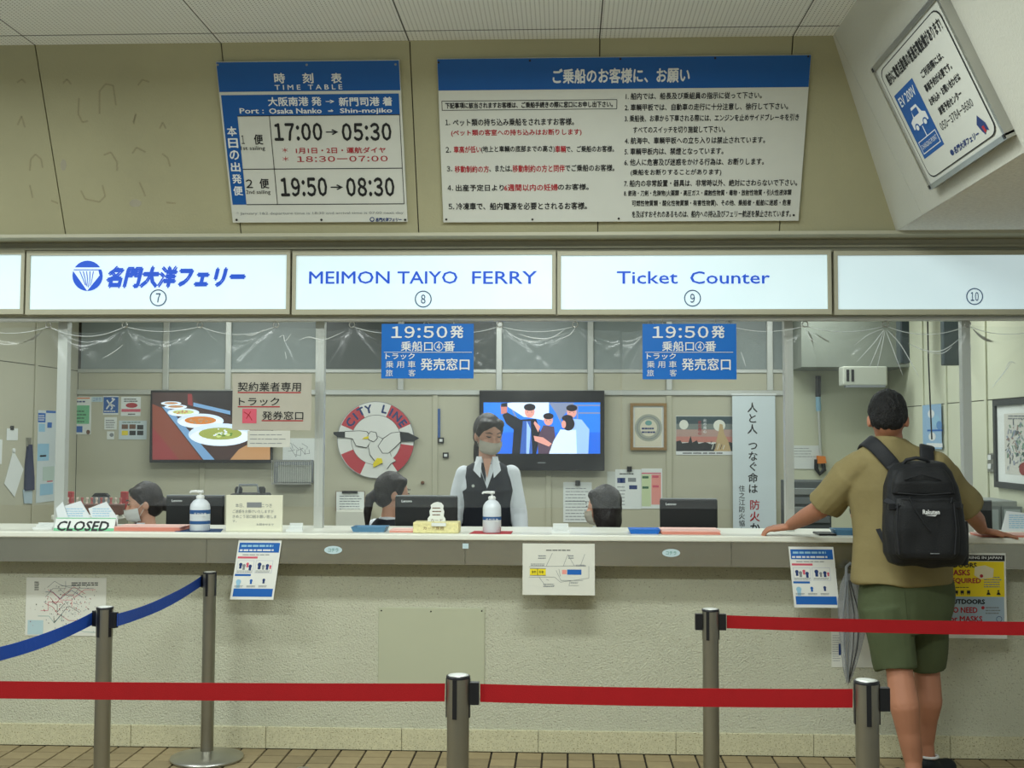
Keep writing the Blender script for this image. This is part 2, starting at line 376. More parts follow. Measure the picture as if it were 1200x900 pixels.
# leaning upper wall in boards
UPP = Plane((0, 5.75, ZL), (1, 0, 0), (0, 5.36-5.75, ZCE-ZL)); LU = math.hypot(0.39, ZCE-ZL)
b = MB(); b.slab(UPP, X0, 0, X1, LU, -0.05, -0.012, M_JOINT); wu = b.build('wall_front', kind='structure')
xs = [X0, Xj[0]-dj]+Xj+[Xj[-1]+dj]
XB = P(1050, 264, 5.75).x
for i, (a, c) in enumerate(zip(xs, xs[1:])):
    b = MB(); b.slab(UPP, a+0.0028, 0.0, c-0.0028, LU, -0.012, 0.0, M_UP); b.build('wall_board', wu)
M_STAIN = mat('old_glue_mark', srgb(138, 122, 88), 0.8, var=0.2, vs=20, alpha=0.2); M_STAINW = mat('pale_patch', srgb(190, 186, 168), 0.8, alpha=0.6)
UPP.crop(0, 0, 3)
for pts in ([(60, 290), (78, 278), (90, 292)], [(222, 292), (236, 278), (250, 296)], [(278, 345), (275, 400), (290, 430), (310, 425)], [(350, 400), (350, 320), (372, 295), (398, 300), (408, 370)], [(485, 300), (500, 280), (525, 288)],
            [(105, 600), (108, 560), (125, 542), (145, 560), (150, 590)], [(105, 650), (115, 695)], [(285, 670), (300, 700), (350, 710), (370, 690), (360, 650)], [(365, 545), (390, 535), (412, 570), (412, 600)], [(465, 540), (480, 518), (512, 535)], [(490, 640), (512, 690)], [(570, 540), (590, 555), (598, 585)], [(468, 430), (478, 400), (470, 436)], [(62, 440), (76, 408), (88, 448)], [(562, 452), (572, 430), (584, 452)], [(585, 712), (618, 714)], [(180, 705), (205, 715)]):
    child(wu, 'stain_mark', lambda b: b.line(UPP, pts, 6, .0008, M_STAIN))
child(wu, 'plaster_patch', lambda b: b.ell(UPP, 212, 560, 234, 600, .0009, M_STAINW, 12)); child(wu, 'plaster_patch', lambda b: b.ell(UPP, 455, 700, 498, 728, .0009, M_STAINW, 12))
UPP.crop(0, 0, 1)
# ledge under the boards
b = MB(); b.box(X0, 5.725, ZL-0.016, XB+3, 5.93, ZL, M_TRIM); b.build('trim_1', kind='structure')
# fascia band behind the lit boxes
zt, z0 = P(600, 289, 5.9).z, P(600, 370, 5.9).z
b = MB(); b.box(X0, 5.90, z0, X1, 6.00, ZL-0.016, M_TRIM); b.box(X0, 5.885, zt-0.012, X1, 5.90, zt, M_TRIM)
b.build('trim_2', kind='structure')
# right bulkhead leaning the same way, and its soffit
SP = Plane((XB, 5.75, ZL), (0, -1, 0), (XS-XB, 0, ZCE-ZL)); LS = math.hypot(XS-XB, ZCE-ZL)
M_SIDE = mat('bulkhead_paint', srgb(196, 197, 186), 0.8, var=0.03, vs=2, bump=0.25, bs=90)
ub = SP.uv(1030, 180)[0]; ju = SP.uv(994, 20)[0]
b = MB(); b.slab(SP, -0.3, 0, 6.5, LS, -0.05, -0.010, M_JOINT); wr = b.build('wall_right', kind='structure')
u_a = 0.42
for a, c in ((-0.02, u_a), (u_a, u_a+1.82), (u_a+1.82, u_a+3.6), (u_a+3.6, 6.5)):
    b = MB(); b.slab(SP, a+0.002, 0, c-0.002, LS, -0.010, 0, M_SIDE); b.build('wall_board', wr)
M_SOFT = mat('sprayed_soffit', srgb(236, 236, 230), 0.9, var=0.10, vs=60, bump=0.9, bs=55)
b = MB(); b.box(XB+0.004, -0.7, ZL, X1, 5.74, ZL+0.03, M_SOFT); b.build('trim_3', kind='structure')
# ------------------------------------------------------------------ counter
M_TOP = mat('laminate_top', srgb(226, 228, 216), 0.35, var=0.02, vs=4)
def steel_mat():
    m = mat('counter_steel', srgb(176, 174, 158), 0.24, 0.9, 0.10, 1.5)
    N, L = m.node_tree.nodes, m.node_tree.links; b_ = N['Principled BSDF']
    tc = N.new('ShaderNodeTexCoord'); mp = N.new('ShaderNodeMapping'); mp.inputs['Scale'].default_value = (3, 3, 300); L.new(tc.outputs['Object'], mp.inputs[0])
    nz = N.new('ShaderNodeTexNoise'); nz.inputs['Scale'].default_value = 3; L.new(mp.outputs[0], nz.inputs[0])
    bp = N.new('ShaderNodeBump'); bp.inputs['Strength'].default_value = 0.15; bp.inputs['Distance'].default_value = 0.002; L.new(nz.outputs['Fac'], bp.inputs['Height']); L.new(bp.outputs[0], b_.inputs['Normal'])
    return m
M_ST = steel_mat()
b = MB(); b.bbox(X0, 5.72, ZC-0.029, X1, 6.22, ZC, M_TOP, 0.006, 2); b.build('counter_worktop', None, 'long white laminate ticket counter worktop running across the whole hall front', 'counter')
zf = P(600, 662.5, 5.735).z
jf = [X0]+[P(x, 645, 5.735).x for x in (242, 545, 857)]+[X1]
b = MB(); b.box(X0, 5.752, ZC-0.06, X1, YW-0.001, ZC-0.030, M_JOINT); ap = b.build('trim_6', kind='structure')
for a, c in zip(jf, jf[1:]):
    b = MB(); b.box(a+0.001, 5.735, zf, c-0.001, 5.75, ZC-0.030, M_ST); b.box(a+0.001, 5.75, zf, c-0.001, YW-0.001, zf+0.012, M_ST); b.build('steel_apron', ap)
# ------------------------------------------------------------------ window frame
YM = 6.06
zr = P(600, 376.5, YM).z
b = MB(); b.box(X0, YM-0.03, zr, X1, YM+0.03, zr+0.07, K['alu']); wn = b.build('window_1', kind='structure')
for xa, xb in ((68, 79), (370, 380), (919, 929), (1127, 1137)):
    b = MB(); b.box(P(xa, 500, YM).x, YM-0.025, ZC, P(xb, 500, YM).x, YM+0.025, zr, K['alu']); b.build('mullion', wn)
zt6 = P(600, 371, 5.93).z
b = MB(); b.tube([(X0, 5.93, zt6-0.012), (X1, 5.93, zt6-0.012)], 0.011, 'plastic_white', 10); b.build('trim_4', kind='structure')
# ------------------------------------------------------------------ office shell
b = MB(); b.box(XL-0.05, YM+0.1, -0.1, XR+0.05, YB+0.1, 0, flat('office_floor', 120, 120, 112, 0.5)); b.build('floor_office', kind='structure')
b = MB(); b.box(XL-0.05, YM-0.03, ZOC, XR+0.05, YB+0.1, ZOC+0.06, flat('office_ceiling', 215, 216, 208, 0.8)); b.build('ceiling_office', kind='structure')
BP = front(YB)
b = MB(); b.box(XL, YB+0.012, 0, XR, YB+0.10, ZOC, M_JOINT); wb = b.build('wall_back', kind='structure')
zrail0, zrail1, zsp = P(500, 463, YB).z, P(500, 457, YB).z, P(500, 437, YB).z
xv = [XL]+[P(x, 500, YB).x for x in (238, 374, 510, 643, 784, 902)]
xr_ = P(921, 500, YB).x
for a, c in zip(xv, xv[1:]+[xr_]):
    b = MB(); b.box(a+0.004, YB, 0, c-0.004, YB+0.012, zrail0, M_OFF); b.build('wall_panel', wb)
for x in xv[1:]:
    b = MB(); b.bbox(x-0.022, YB-0.012, 0, x+0.022, YB+0.012, zrail0, M_OFF, 0.004, 1); b.build('cover_strip', wb)
b = MB(); b.bbox(XL, YB-0.02, zrail0, xr_, YB+0.02, zrail1, K['alu'], 0.004, 1); b.build('rail', wb)
xu = [XL]+[P(x, 420, YB).x for x in (195, 268, 375, 470, 585, 692, 784, 902)]
M_FROST = mat('frosted_pane', srgb(150, 160, 158), 0.25, var=0.08, vs=0.8); M_FROSTD = mat('dark_pane', srgb(92, 98, 96), 0.2, var=0.08, vs=0.8)
for i, (a, c) in enumerate(zip(xu, xu[1:]+[xr_])):
    b = MB(); b.box(a+0.003, YB, zrail1, c-0.003, YB+0.012, zsp, M_OFF); b.build('wall_panel', wb)
    b = MB(); b.box(a+0.02, YB+0.004, zsp+0.02, c-0.02, YB+0.010, ZOC, M_FROSTD if i in (3, 4) else M_FROST); b.build('pane', wb)
    b = MB(); b.bbox(c-0.024, YB-0.02, zrail1, c+0.024, YB+0.02, ZOC, K['alu'], 0.004, 1); b.build('upright', wb)
b = MB(); b.bbox(XL, YB-0.012, zsp, xr_, YB+0.014, zsp+0.03, K['alu'], 0.004, 1); b.build('rail', wb)
b = MB(); b.box(xr_, YB-0.004, 0, XR, YB+0.012, ZOC, M_OFFW); b.build('wall_panel', wb)
b = MB(); b.box(xr_+0.02, YB-0.55, P(960, 430, 8.95).z, XR, YB-0.006, ZOC, mat('beam_paint', srgb(128, 134, 124), 0.8)); b.build('trim_5', kind='structure')
# side walls with panels
LW = Plane((XL, 0, 0), (0, 1, 0), (0, 0, 1)); RW = Plane((XR, 0, 0), (0, -1, 0), (0, 0, 1))
zj = (LW.uv(40, 427)[1]+LW.uv(88, 435)[1])/2
b = MB(); b.box(XL-0.1, 6.24, 0, XL-0.012, YB+0.1, ZOC, M_JOINT); wl = b.build('wall_left', kind='structure')
yj = [6.24, LW.uv(-60, 500)[0], LW.uv(40, 500)[0], YB]
for a, c in zip(yj, yj[1:]):
    for z0_, z1_ in ((0, zj-0.003), (zj+0.003, ZOC)):
        b = MB(); b.box(XL-0.012, a+0.003, z0_, XL, c-0.003, z1_, M_OFF); b.build('wall_panel', wl)
b = MB(); b.bbox(XL, yj[2]-0.02, 0, XL+0.012, yj[2]+0.02, ZOC, M_OFF, 0.003, 1); b.build('cover_strip', wl)
zj = RW.uv(1120, 472)[1]
b = MB(); b.box(XR+0.012, 6.24, 0, XR+0.1, YB+0.1, ZOC, M_JOINT); wr2 = b.build('wall_right_office', kind='structure')
yj = [6.24, RW.uv(1157, 500)[0], RW.uv(1110, 500)[0], RW.uv(1083, 500)[0], YB]
yj = [6.24]+[-y for y in yj[1:4]]+[YB]
for a, c in zip(yj, yj[1:]):
    for z0_, z1_ in ((0, zj-0.003), (zj+0.003, ZOC)):
        b = MB(); b.box(XR, a+0.003, z0_, XR+0.012, c-0.003, z1_, M_OFFW); b.build('wall_panel', wr2)
for y in yj[1:4]:
    b = MB(); b.bbox(XR-0.012, y-0.018, 0, XR, y+0.018, ZOC, M_OFFW, 0.003, 1); b.build('cover_strip', wr2)
# ================================================================== SIGNS
def board(name, label, cat, pl, box, th, m, d0=0.0, **k):   # thin board standing d0..d0+th off a plane
    b = MB(); u0, v0, u1, v1 = box; b.slab(pl, u0, v0, u1, v1, d0, d0+th, m); return b.build(name, None, label, cat, **k)
def offp(pl, d): q = Plane(pl.p(0, 0, d), pl.u, pl.v); q.crop(pl.ox, pl.oy, pl.k); return q
M_BRD = flat('board_white', 205, 208, 200, 0.5); M_BBLUE = flat('board_blue', 4, 84, 158, 0.45)
Q = offp(UPP, 0.02)
# --- time table
def tt_px(x, y): return 240+x/4.284, 60+y/4.284
ua = [Q.uv(*tt_px(50, 50)), Q.uv(*tt_px(972, 48)), Q.uv(*tt_px(1022, 862)), Q.uv(*tt_px(145, 855))]
U0, U1, V1_, V0_ = (ua[0][0]+ua[3][0])/2, (ua[1][0]+ua[2][0])/2, (ua[0][1]+ua[1][1])/2, (ua[2][1]+ua[3][1])/2
tt = board('time_table_board', 'white and blue ferry time table board with departure times on the leaning upper wall', 'sign', UPP, (U0, V0_, U1, V1_), 0.014, M_BRD, 0.006)
Q.crop(240, 60, 4.284)
def yv(y, x=560): return Q.uv(x, y)[1]
def f(b):
    W = U1-U0
    b.rect(Q, U0+.002, yv(200), U1-.002, V1_-.002, 0.001, M_BBLUE)
    ul = U0+0.008; ur = U1-0.01
    b.rect(Q, ul, yv(322), ur, yv(216), 0.001, M_BBLUE); b.rect(Q, ul, yv(768), ul+0.068, yv(216), 0.0012, M_BBLUE)
child(tt, 'blue_panel', f)
def f(b):
    ul = U0+0.008+0.068; ur = U1-0.01; um = ul+0.150
    for y in (322, 590, 768): b.rect(Q, ul, yv(y)-.002, ur, yv(y)+.002, 0.0016, 'black')
    b.rect(Q, um, yv(768), um+.003, yv(322), .0016, 'black'); b.rect(Q, ur-.003, yv(768), ur, yv(322), .0016, 'black')
    for t_, bx in (('17:00', (350, 362, 588, 447)), ('05:30', (690, 362, 935, 447)), ('19:50', (382, 636, 612, 726)), ('08:30', (712, 636, 950, 726))):
        text(b, Q, t_, *bx, 'black', .002, 0.024)
    text(b, Q, '→', 610, 393, 668, 418, 'black', .002, 0.03); text(b, Q, '→', 634, 670, 692, 695, 'black', .002, .03)
    text(b, Q, '1', 184, 422, 200, 465, 'black', bold=0); text(b, Q, '便', 248, 418, 292, 468, 'black', bold=.015)
    text(b, Q, '1st sailing', 182, 476, 303, 502, 'black', bold=.0); text(b, Q, '2', 208, 644, 240, 686, 'black')
    text(b, Q, '便', 276, 640, 322, 688, 'black', bold=.015); text(b, Q, '2nd sailing', 208, 696, 330, 722, 'black', bold=0)
child(tt, 'lettering', f)
def f(b):
    text(b, Q, '＊', 388, 484, 418, 508, 'red', bold=0); text(b, Q, '1月1日・2日・運航ダイヤ', 458, 482, 908, 512, 'red', bold=.015)
    text(b, Q, '＊', 390, 528, 422, 552, 'red', bold=0); text(b, Q, '18:30ー07:00', 464, 526, 918, 554, 'red', bold=.008)
    text(b, Q, '* January 1&2 departure time is 18:30 and arrival time is 07:00 next day', 160, 805, 998, 822, 'grey', bold=0)
child(tt, 'lettering', f)
def f(b):
    for c_, x in zip('時刻表', (375, 517, 660)): text(b, Q, c_, x-25, 110, x+27, 160, 'white', bold=.02)
    text(b, Q, 'T I M E   T A B L E', 352, 168, 690, 192, 'white', bold=.01)
    text(b, Q, '大阪南港 発', 318, 230, 585, 274, 'white', bold=.02); text(b, Q, '→', 608, 244, 650, 260, 'white', bold=.02); text(b, Q, '新門司港 着', 674, 230, 940, 274, 'white', bold=.02)
    text(b, Q, 'Port :', 176, 286, 296, 312, 'white'); text(b, Q, 'Osaka Nanko', 324, 286, 586, 312, 'white', bold=.02); text(b, Q, '⇒', 620, 292, 648, 308, 'white'); text(b, Q, 'Shin-mojiko', 680, 286, 940, 315, 'white', bold=.02)
    for i, c_ in enumerate('本日の出発便'):
        v = yv(398+i*60); u = U0+0.008+0.034; e = 0.044
        textuv(b, Q, c_, u-e/2, v-e/2, u+e/2, v+e/2, 'white', .002, .02)
child(tt, 'lettering', f)
def flogo(b, pl, x0, y0, x1, y1, m, mw):   # round fan emblem, in the current crop pixels
    cx, cy, r = (x0+x1)/2, (y0+y1)/2, (x1-x0)/2
    b.ell(pl, x0, y0, x1, y1, 0.002, m, 28)
    g = lambda x, y: (cx+x*r, cy+y*r)
    b.poly(pl, [g(-.95, -.55), g(1.0, -.55), g(.98, -.42), g(-.97, -.42)], .003, mw)
    b.poly(pl, [g(-.97, -.36), g(.72, -.36), g(.80, -.02), g(-.02, 1.0)], .003, mw)
    for k in (-.5, -.25, 0, .25, .5): b.poly(pl, [g(k*.9-.08, -.3), g(k*.9-.02, -.3), g(-.02+k*.35+.1, .75-abs(k)*.3), g(-.04+k*.35+.08, .8-abs(k)*.3)], .004, m)
def f(b):
    b.ell(Q, 828, 832, 852, 856, .002, 'navy'); b.ell(Q, 833, 836, 848, 850, .0025, M_BRD); text(b, Q, '名門大洋フェリー', 858, 836, 988, 854, 'navy', shear=.25, bold=.04)
child(tt, 'emblem', f)
for x, y, c_ in ((65, 68, 'grey'), (512, 68, 'grey'), (958, 66, 'grey'), (160, 846, 'black'), (586, 846, 'black'), (1006, 846, 'black')):
    child(tt, 'screw', lambda b: b.ell(Q, x-6, y-6, x+6, y+6, .003, c_))
# --- boarding notice
Q.crop(500, 50, 4.091)
n0 = Q.uv(45, 87); n1 = Q.uv(85, 860); Q.crop(720, 50, 4.091); n2 = Q.uv(944, 50); n3 = Q.uv(882, 855)
NU0, NU1, NV1, NV0 = (n0[0]+n1[0])/2, (n2[0]+n3[0])/2, (n0[1]+n2[1])/2, (n1[1]+n3[1])/2
nb = board('boarding_notice_board', 'wide white board with blue header listing boarding rules, right of the time table', 'sign', UPP, (NU0, NV0, NU1, NV1), 0.014, M_BRD, 0.006)
Q.crop(0, 0, 1)
def f(b): b.rect(Q, NU0+.001, Q.uv(730, 104)[1], NU1-.001, NV1-.001, .001, M_BBLUE)
child(nb, 'blue_panel', f)
def f(b):
    text(b, Q, 'ご乗船のお客様に、お願い', 648, 80, 808, 97, 'white', bold=.025)
child(nb, 'lettering', f)
def f(b):
    Q.crop(500, 50, 4.091)
    for y in (276, 320): b.rect(Q, Q.uv(72, 298)[0], yv(y)-.0015, Q.uv(912, 298)[0], yv(y)+.0015, .001, 'black')
    for x in (72, 910): b.rect(Q, Q.uv(x, 298)[0], yv(320), Q.uv(x, 298)[0]+.003, yv(276), .001, 'black')
    text(b, Q, '下記事項に該当されますお客様は、ご乗船手続きの際に窓口にお申し出下さい。', 90, 284, 892, 312, 'black', bold=.03)
    S = lambda t_, *a: text(b, Q, t_, *a, 'black', bold=.018)
    S('1.', 90, 370, 112, 394); S('ペット類の持ち込み乗船をされますお客様。', 126, 363, 706, 397)
    S('2.', 92, 500, 116, 526); S('(地上と車輌の底部までの高さ)', 262, 494, 614, 528); S('で、ご乗船のお客様。', 668, 494, 898, 524)
    S('3.', 97, 592, 122, 616); S('、または、', 300, 588, 410, 618); S('でご乗船のお客様。', 664, 584, 900, 616)
    S('4.', 101, 684, 126, 708); S('出産予定日より', 140, 680, 370, 711); S('のお客様。', 630, 676, 776, 706)
    S('5.', 105, 772, 132, 798); S('冷凍車で、船内電源を必要とされるお客様。', 142, 766, 768, 800)
    Q.crop(720, 50, 4.091)
    L_ = [(55, 240, 706, '1. 船内では、船長及び乗組員の指示に従って下さい。', 236), (50, 294, 832, '2. 車輌甲板では、自動車の走行に十分注意し、徐行して下さい。', 288),
          (50, 348, 884, '3. 乗船後、お車から下車される際には、エンジンを止めサイドブレーキを引き', 340), (90, 402, 530, 'すべてのスイッチを切り施錠して下さい。', 398),
          (50, 454, 722, '4. 航海中、車輌甲板への立ち入りは禁止されています。', 449), (49, 505, 522, '5. 車輌甲板内は、禁煙となっています。', 503),
          (48, 557, 716, '6. 他人に危害及び迷惑をかける行為は、お断りします。', 553), (78, 606, 512, '(乗船をお断りすることがあります)', 606),
          (47, 660, 876, '7. 船内の非常設置・器具は、非常時以外、絶対にさわらないで下さい。', 652), (46, 709, 848, '8. 鉄砲・刀剣・危険物(火薬類・高圧ガス・腐蝕性物質・毒物・放射性物質・引火性液体類', 702),
          (84, 756, 845, '可燃性物質類・酸化性物質類・有害性物質)、その他、乗船者・船舶に迷惑・危害', 751), (84, 807, 846, 'を及ぼすおそれのあるものは、船内への持込及びフェリー航送を禁止されています。', 802)]
    for x0_, y0_, x1_, t_, y2 in L_: text(b, Q, t_, x0_, (y0_+y2)/2, x1_, (y0_+y2)/2+32, 'black', bold=.018)
child(nb, 'lettering', f)
def f(b):
    Q.crop(500, 50, 4.091); S = lambda t_, *a: text(b, Q, t_, *a, 'red', bold=.018)
    S('(ペット類の客室への持ち込みはお断りします)', 118, 415, 742, 448); S('車高が低い', 130, 496, 260, 528); S('車輌', 616, 494, 667, 526)
    S('移動制約の方', 135, 590, 298, 622); S('移動制約の方と同伴', 412, 586, 662, 620); S('6週間以内の妊婦', 372, 678, 628, 710)
child(nb, 'lettering', f)
Q.crop(0, 0, 1)
for x, y in ((514, 73), (621, 71), (727, 69), (838, 68), (947, 66), (523, 257), (624, 257), (725, 256), (930, 252)):
    child(nb, 'screw', lambda b: b.ell(Q, x-1.3, y-1.3, x+1.3, y+1.3, .003, 'black'))
# --- charging sign on the right bulkhead
E = offp(SP, 0.03); c4 = [E.uv(*p) for p in ((1023, 79), (1091, 219), (1177, 160), (1101, -3))]
EU0, EU1, EV0, EV1 = (c4[0][0]+c4[1][0])/2, (c4[2][0]+c4[3][0])/2, (c4[1][1]+c4[2][1])/2, (c4[0][1]+c4[3][1])/2
ev = thing('charging_sign', 'framed white vehicle charging sign with a blue square tilted on the right bulkhead', 'sign', tuple(SP.p((EU0+EU1)/2, EV0, 0)))
def f(b): b.slab(SP, EU0, EV0, EU1, EV1, 0.004, 0.028, M_BRD)
child(ev, 'board', f)
def f(b):
    for a in ((EU0-.012, EV0-.012, EU1+.012, EV0+.008), (EU0-.012, EV1-.008, EU1+.012, EV1+.012), (EU0-.012, EV0, EU0+.006, EV1), (EU1-.006, EV0, EU1+.012, EV1)): b.slab(SP, *a, 0.0, 0.036, K['steel'])
child(ev, 'frame', f)
EW, EH = EU1-EU0, EV1-EV0
def ev_r(b, x0, y0, x1, y1, m, d=.001): b.rect(E, EU0+x0*EW, EV1-y1*EH, EU0+x1*EW, EV1-y0*EH, d, m)
def ev_t(b, t_, x0, y0, x1, y1, m, **k): textuv(b, E, t_, EU0+x0*EW, EV1-y1*EH, EU0+x1*EW, EV1-y0*EH, m, .002, **k)
def f(b):
    def rr(m_, ins, d):
        pts = []; r = .07
        for cx, cy, a in ((1-ins-r, ins+r, -90), (1-ins-r, 1-ins-r, 0), (ins+r, 1-ins-r, 90), (ins+r, ins+r, 180)):
            for k in range(5): t_ = R(a+k*22.5); pts.append((cx+r*math.cos(t_), cy+r*math.sin(t_)))
        b.add([E.p(EU0+x*EW, EV1-y*EH, d) for x, y in pts], [list(range(len(pts)))], m_)
    rr(K['black'], .045, .0006); rr(M_BRD, .053, .001)
    ev_t(b, '船内に電気自動車の普通充電設備があります!', .10, .10, .92, .19, 'black', bold=.03)
    for i, (t_, a, c) in enumerate((('ご利用際には、', .50, .80), ('事前予約が必要です。', .47, .83), ('お申込み・お問い合わせは', .45, .86), ('旅客予約センター', .50, .80), ('050-3784-9680', .44, .86))):
        ev_t(b, t_, a, .28+i*.095, c, .335+i*.095, 'black', bold=.03 if i < 4 else .01)
child(ev, 'lettering', f)
def f(b):
    ev_r(b, .09, .27, .39, .80, M_BBLUE, .0015); ev_t(b, 'EV 200V', .12, .31, .36, .38, 'white')
    pts = [(.14, .58), (.14, .52), (.19, .50), (.21, .43), (.29, .43), (.32, .50), (.36, .52), (.36, .58)]
    b.add([E.p(EU0+x*EW, EV1-y*EH, .002) for x, y in pts], [list(range(8))], 'white')
    for cx in (.19, .31):
        for rr_, m_, d in ((.032, M_BBLUE, .0025), (.02, K['white'], .003)): b.add([E.p(EU0+(cx+rr_*math.cos(k*.6283))*EW, EV1-(.58+rr_*math.sin(k*.6283))*EH, d) for k in range(10)], [list(range(10))], m_)
    ev_r(b, .205, .45, .285, .50, M_BBLUE, .0025); ev_r(b, .245, .59, .255, .67, 'white', .002); ev_r(b, .11, .67, .37, .77, 'white', .0018); ev_r(b, .117, .677, .363, .763, M_BBLUE, .0024); textuv(b, E, 'CHARGING POINT', EU0+.127*EW, EV1-.738*EH, EU0+.353*EW, EV1-.702*EH, 'white', .003, 0)
child(ev, 'blue_symbol', f)
def f(b):
    ev_t(b, '名門大洋フェリー', .46, .86, .78, .905, 'navy', bold=.04, shear=.25); b.add([E.p(EU0+(.43+.022*math.cos(k*.6283))*EW, EV1-(.883+.022*math.sin(k*.6283))*EH, .002) for k in range(10)], [list(range(10))], 'navy')
    b.add([E.p(EU0+x*EW, EV1-y*EH, .002) for x, y in ((.80, .83), (.84, .78), (.885, .85), (.89, .91), (.86, .89), (.84, .92), (.82, .89))], [list(range(7))], 'navy')
    b.add([E.p(EU0+x*EW, EV1-y*EH, .0025) for x, y in ((.835, .86), (.86, .86), (.865, .90), (.845, .91))], [list(range(4))], 'red')
child(ev, 'emblem', f)
def f(b):
    for u_, v_ in ((EU0, EV0), (EU1, EV0), (EU0, EV1), (EU1, EV1)): b.slab(SP, u_-.008, v_-.008, u_+.008, v_+.008, .036, .039, K['plastic_black'])
child(ev, 'corner_screw', f)
# --- lit boxes
M_LIT = mat('lit_acrylic', (0.60, 0.74, 0.78), 0.3, var=0.06, vs=2.0, emit=0.55)
M_LBL = mat('lit_blue', srgb(14, 72, 185), 0.5, var=0.02, emit=0.55); M_LGR = mat('lit_slate', srgb(36, 60, 96), 0.5, var=0.02, emit=0.3)
LB = front(5.865)
def lightbox(x0, x1, label, fn):
    a = thing('lit_sign_box', label, 'sign', (P((x0+x1)/2, 365, 5.9).x, 5.9, z0), 'lit sign boxes above the counter')
    xa, xb = P(x0, 330, 5.865).x, P(x1, 330, 5.865).x; za, zb_ = P((x0+x1)/2, 362.5, 5.865).z, P((x0+x1)/2, 299, 5.865).z
    child(a, 'light_panel', lambda b: b.box(xa, 5.866, za, xb, 5.898, zb_, M_LIT))
    def fr(b):
        w_ = 0.018
        for q in ((xa-w_, za-.026, xb+w_, za), (xa-w_, zb_, xb+w_, zb_+.022), (xa-w_, za, xa, zb_), (xb, za, xb+w_, zb_)): b.box(q[0], 5.855, q[1], q[2], 5.8995, q[3], M_TRIM)
    child(a, 'frame', fr)
    if fn: child(a, 'lettering', fn)
    return a
def num(b, n_, cx, cy):
    b.ring(LB, cx, cy, 8.7, 9.9, .002, M_LGR, 28); text(b, LB, n_, cx-(2.6 if len(n_) == 1 else 4.6), cy-5.2, cx+(2.6 if len(n_) == 1 else 4.6), cy+5.2, M_LGR, bold=.01)
lightbox(-275, 25, 'blank lit white sign box cut off by the left edge of the picture', None)
def f(b):
    flogo(b, LB, 85, 305.5, 120.5, 341, M_LBL, M_LIT); num(b, '7', 185.5, 349)
    text(b, LB, '名門大洋フェリー', 126, 313, 287, 336, M_LBL, bold=.055, shear=.28)
lightbox(35.5, 336, 'lit sign box with the round blue fan emblem, above the closed left window', f)
def f(b):
    for t_, a, c in (('MEIMON', 362.5, 456.5), ('TAIYO', 466, 536), ('FERRY', 553.5, 629)): text(b, LB, t_, a, 318, c, 332.5, M_LBL, bold=.006)
    num(b, '8', 496, 350.5)
lightbox(347, 647, 'lit sign box with blue Latin lettering and circled number eight', f)
def f(b):
    for t_, a, c in (('Ticket', 723, 794), ('Counter', 809, 902)): text(b, LB, t_, a, 318, c, 332.5, M_LBL, bold=.006)
    num(b, '9', 811.5, 349.5)
lightbox(657.5, 969.5, 'lit sign box reading Ticket Counter with circled number nine', f)
lightbox(981.5, 1282, 'lit sign box with only the circled number ten on it, at the right end', lambda b: num(b, '10', 1142, 347.5))
# --- hanging blue window signs
HB = front(5.905)
def winsign(dx, label):
    xa, xb = P(447+dx, 410, 5.905).x, P(555+dx+(2 if dx else 0), 410, 5.905).x; za, zb_ = P(500+dx, 443.5+(1 if dx else 0), 5.905).z, P(500+dx, 379.5, 5.905).z
    a = thing('hanging_sign', label, 'sign', ((xa+xb)/2, 5.907, za), 'blue departure signs hung in the window openings')
    child(a, 'board', lambda b: b.box(xa, 5.906, za, xb, 5.911, zb_, flat('window_blue', 2, 104, 192, 0.4)))
    def g(b):
        T = lambda t_, x0, y0, x1, y1, bo=.012: text(b, HB, t_, x0+dx, y0, x1+dx, y1, 'white', bold=bo)
        T('19:50', 459, 382.5, 524, 396); T('発', 528, 382, 543, 396, .02)
        T('乗船口', 470, 400, 507, 411.5, .01); T('番', 520, 400, 533, 411.5); T('4', 512, 402.5, 516, 409.5)
        b.ring(HB, 514+dx, 406, 4.8, 5.6, .002, 'white', 16); b.pr(HB, 450+dx, 412.5, 553+dx, 413.1, .002, 'white')
        T('トラック', 452, 414, 486, 421); T('乗 用 車', 452, 423, 487, 431, .0); T('旅　　客', 452, 433, 487, 441, .0); T('発売窓口', 493, 420, 550, 434, .012)
    child(a, 'lettering', g)
    child(a, 'hook', lambda b: [b.tube([(x, 5.909, zb_-.004), (x, 5.918, zt6-.03), (x, 5.93, zt6)], .0025, 'alu', 6) for x in (xa+.1, xb-.1)])
winsign(0, 'blue departure sign hanging over the standing clerk, left of the two')
winsign(306, 'blue departure sign hanging beside the fire banner, right of the two')
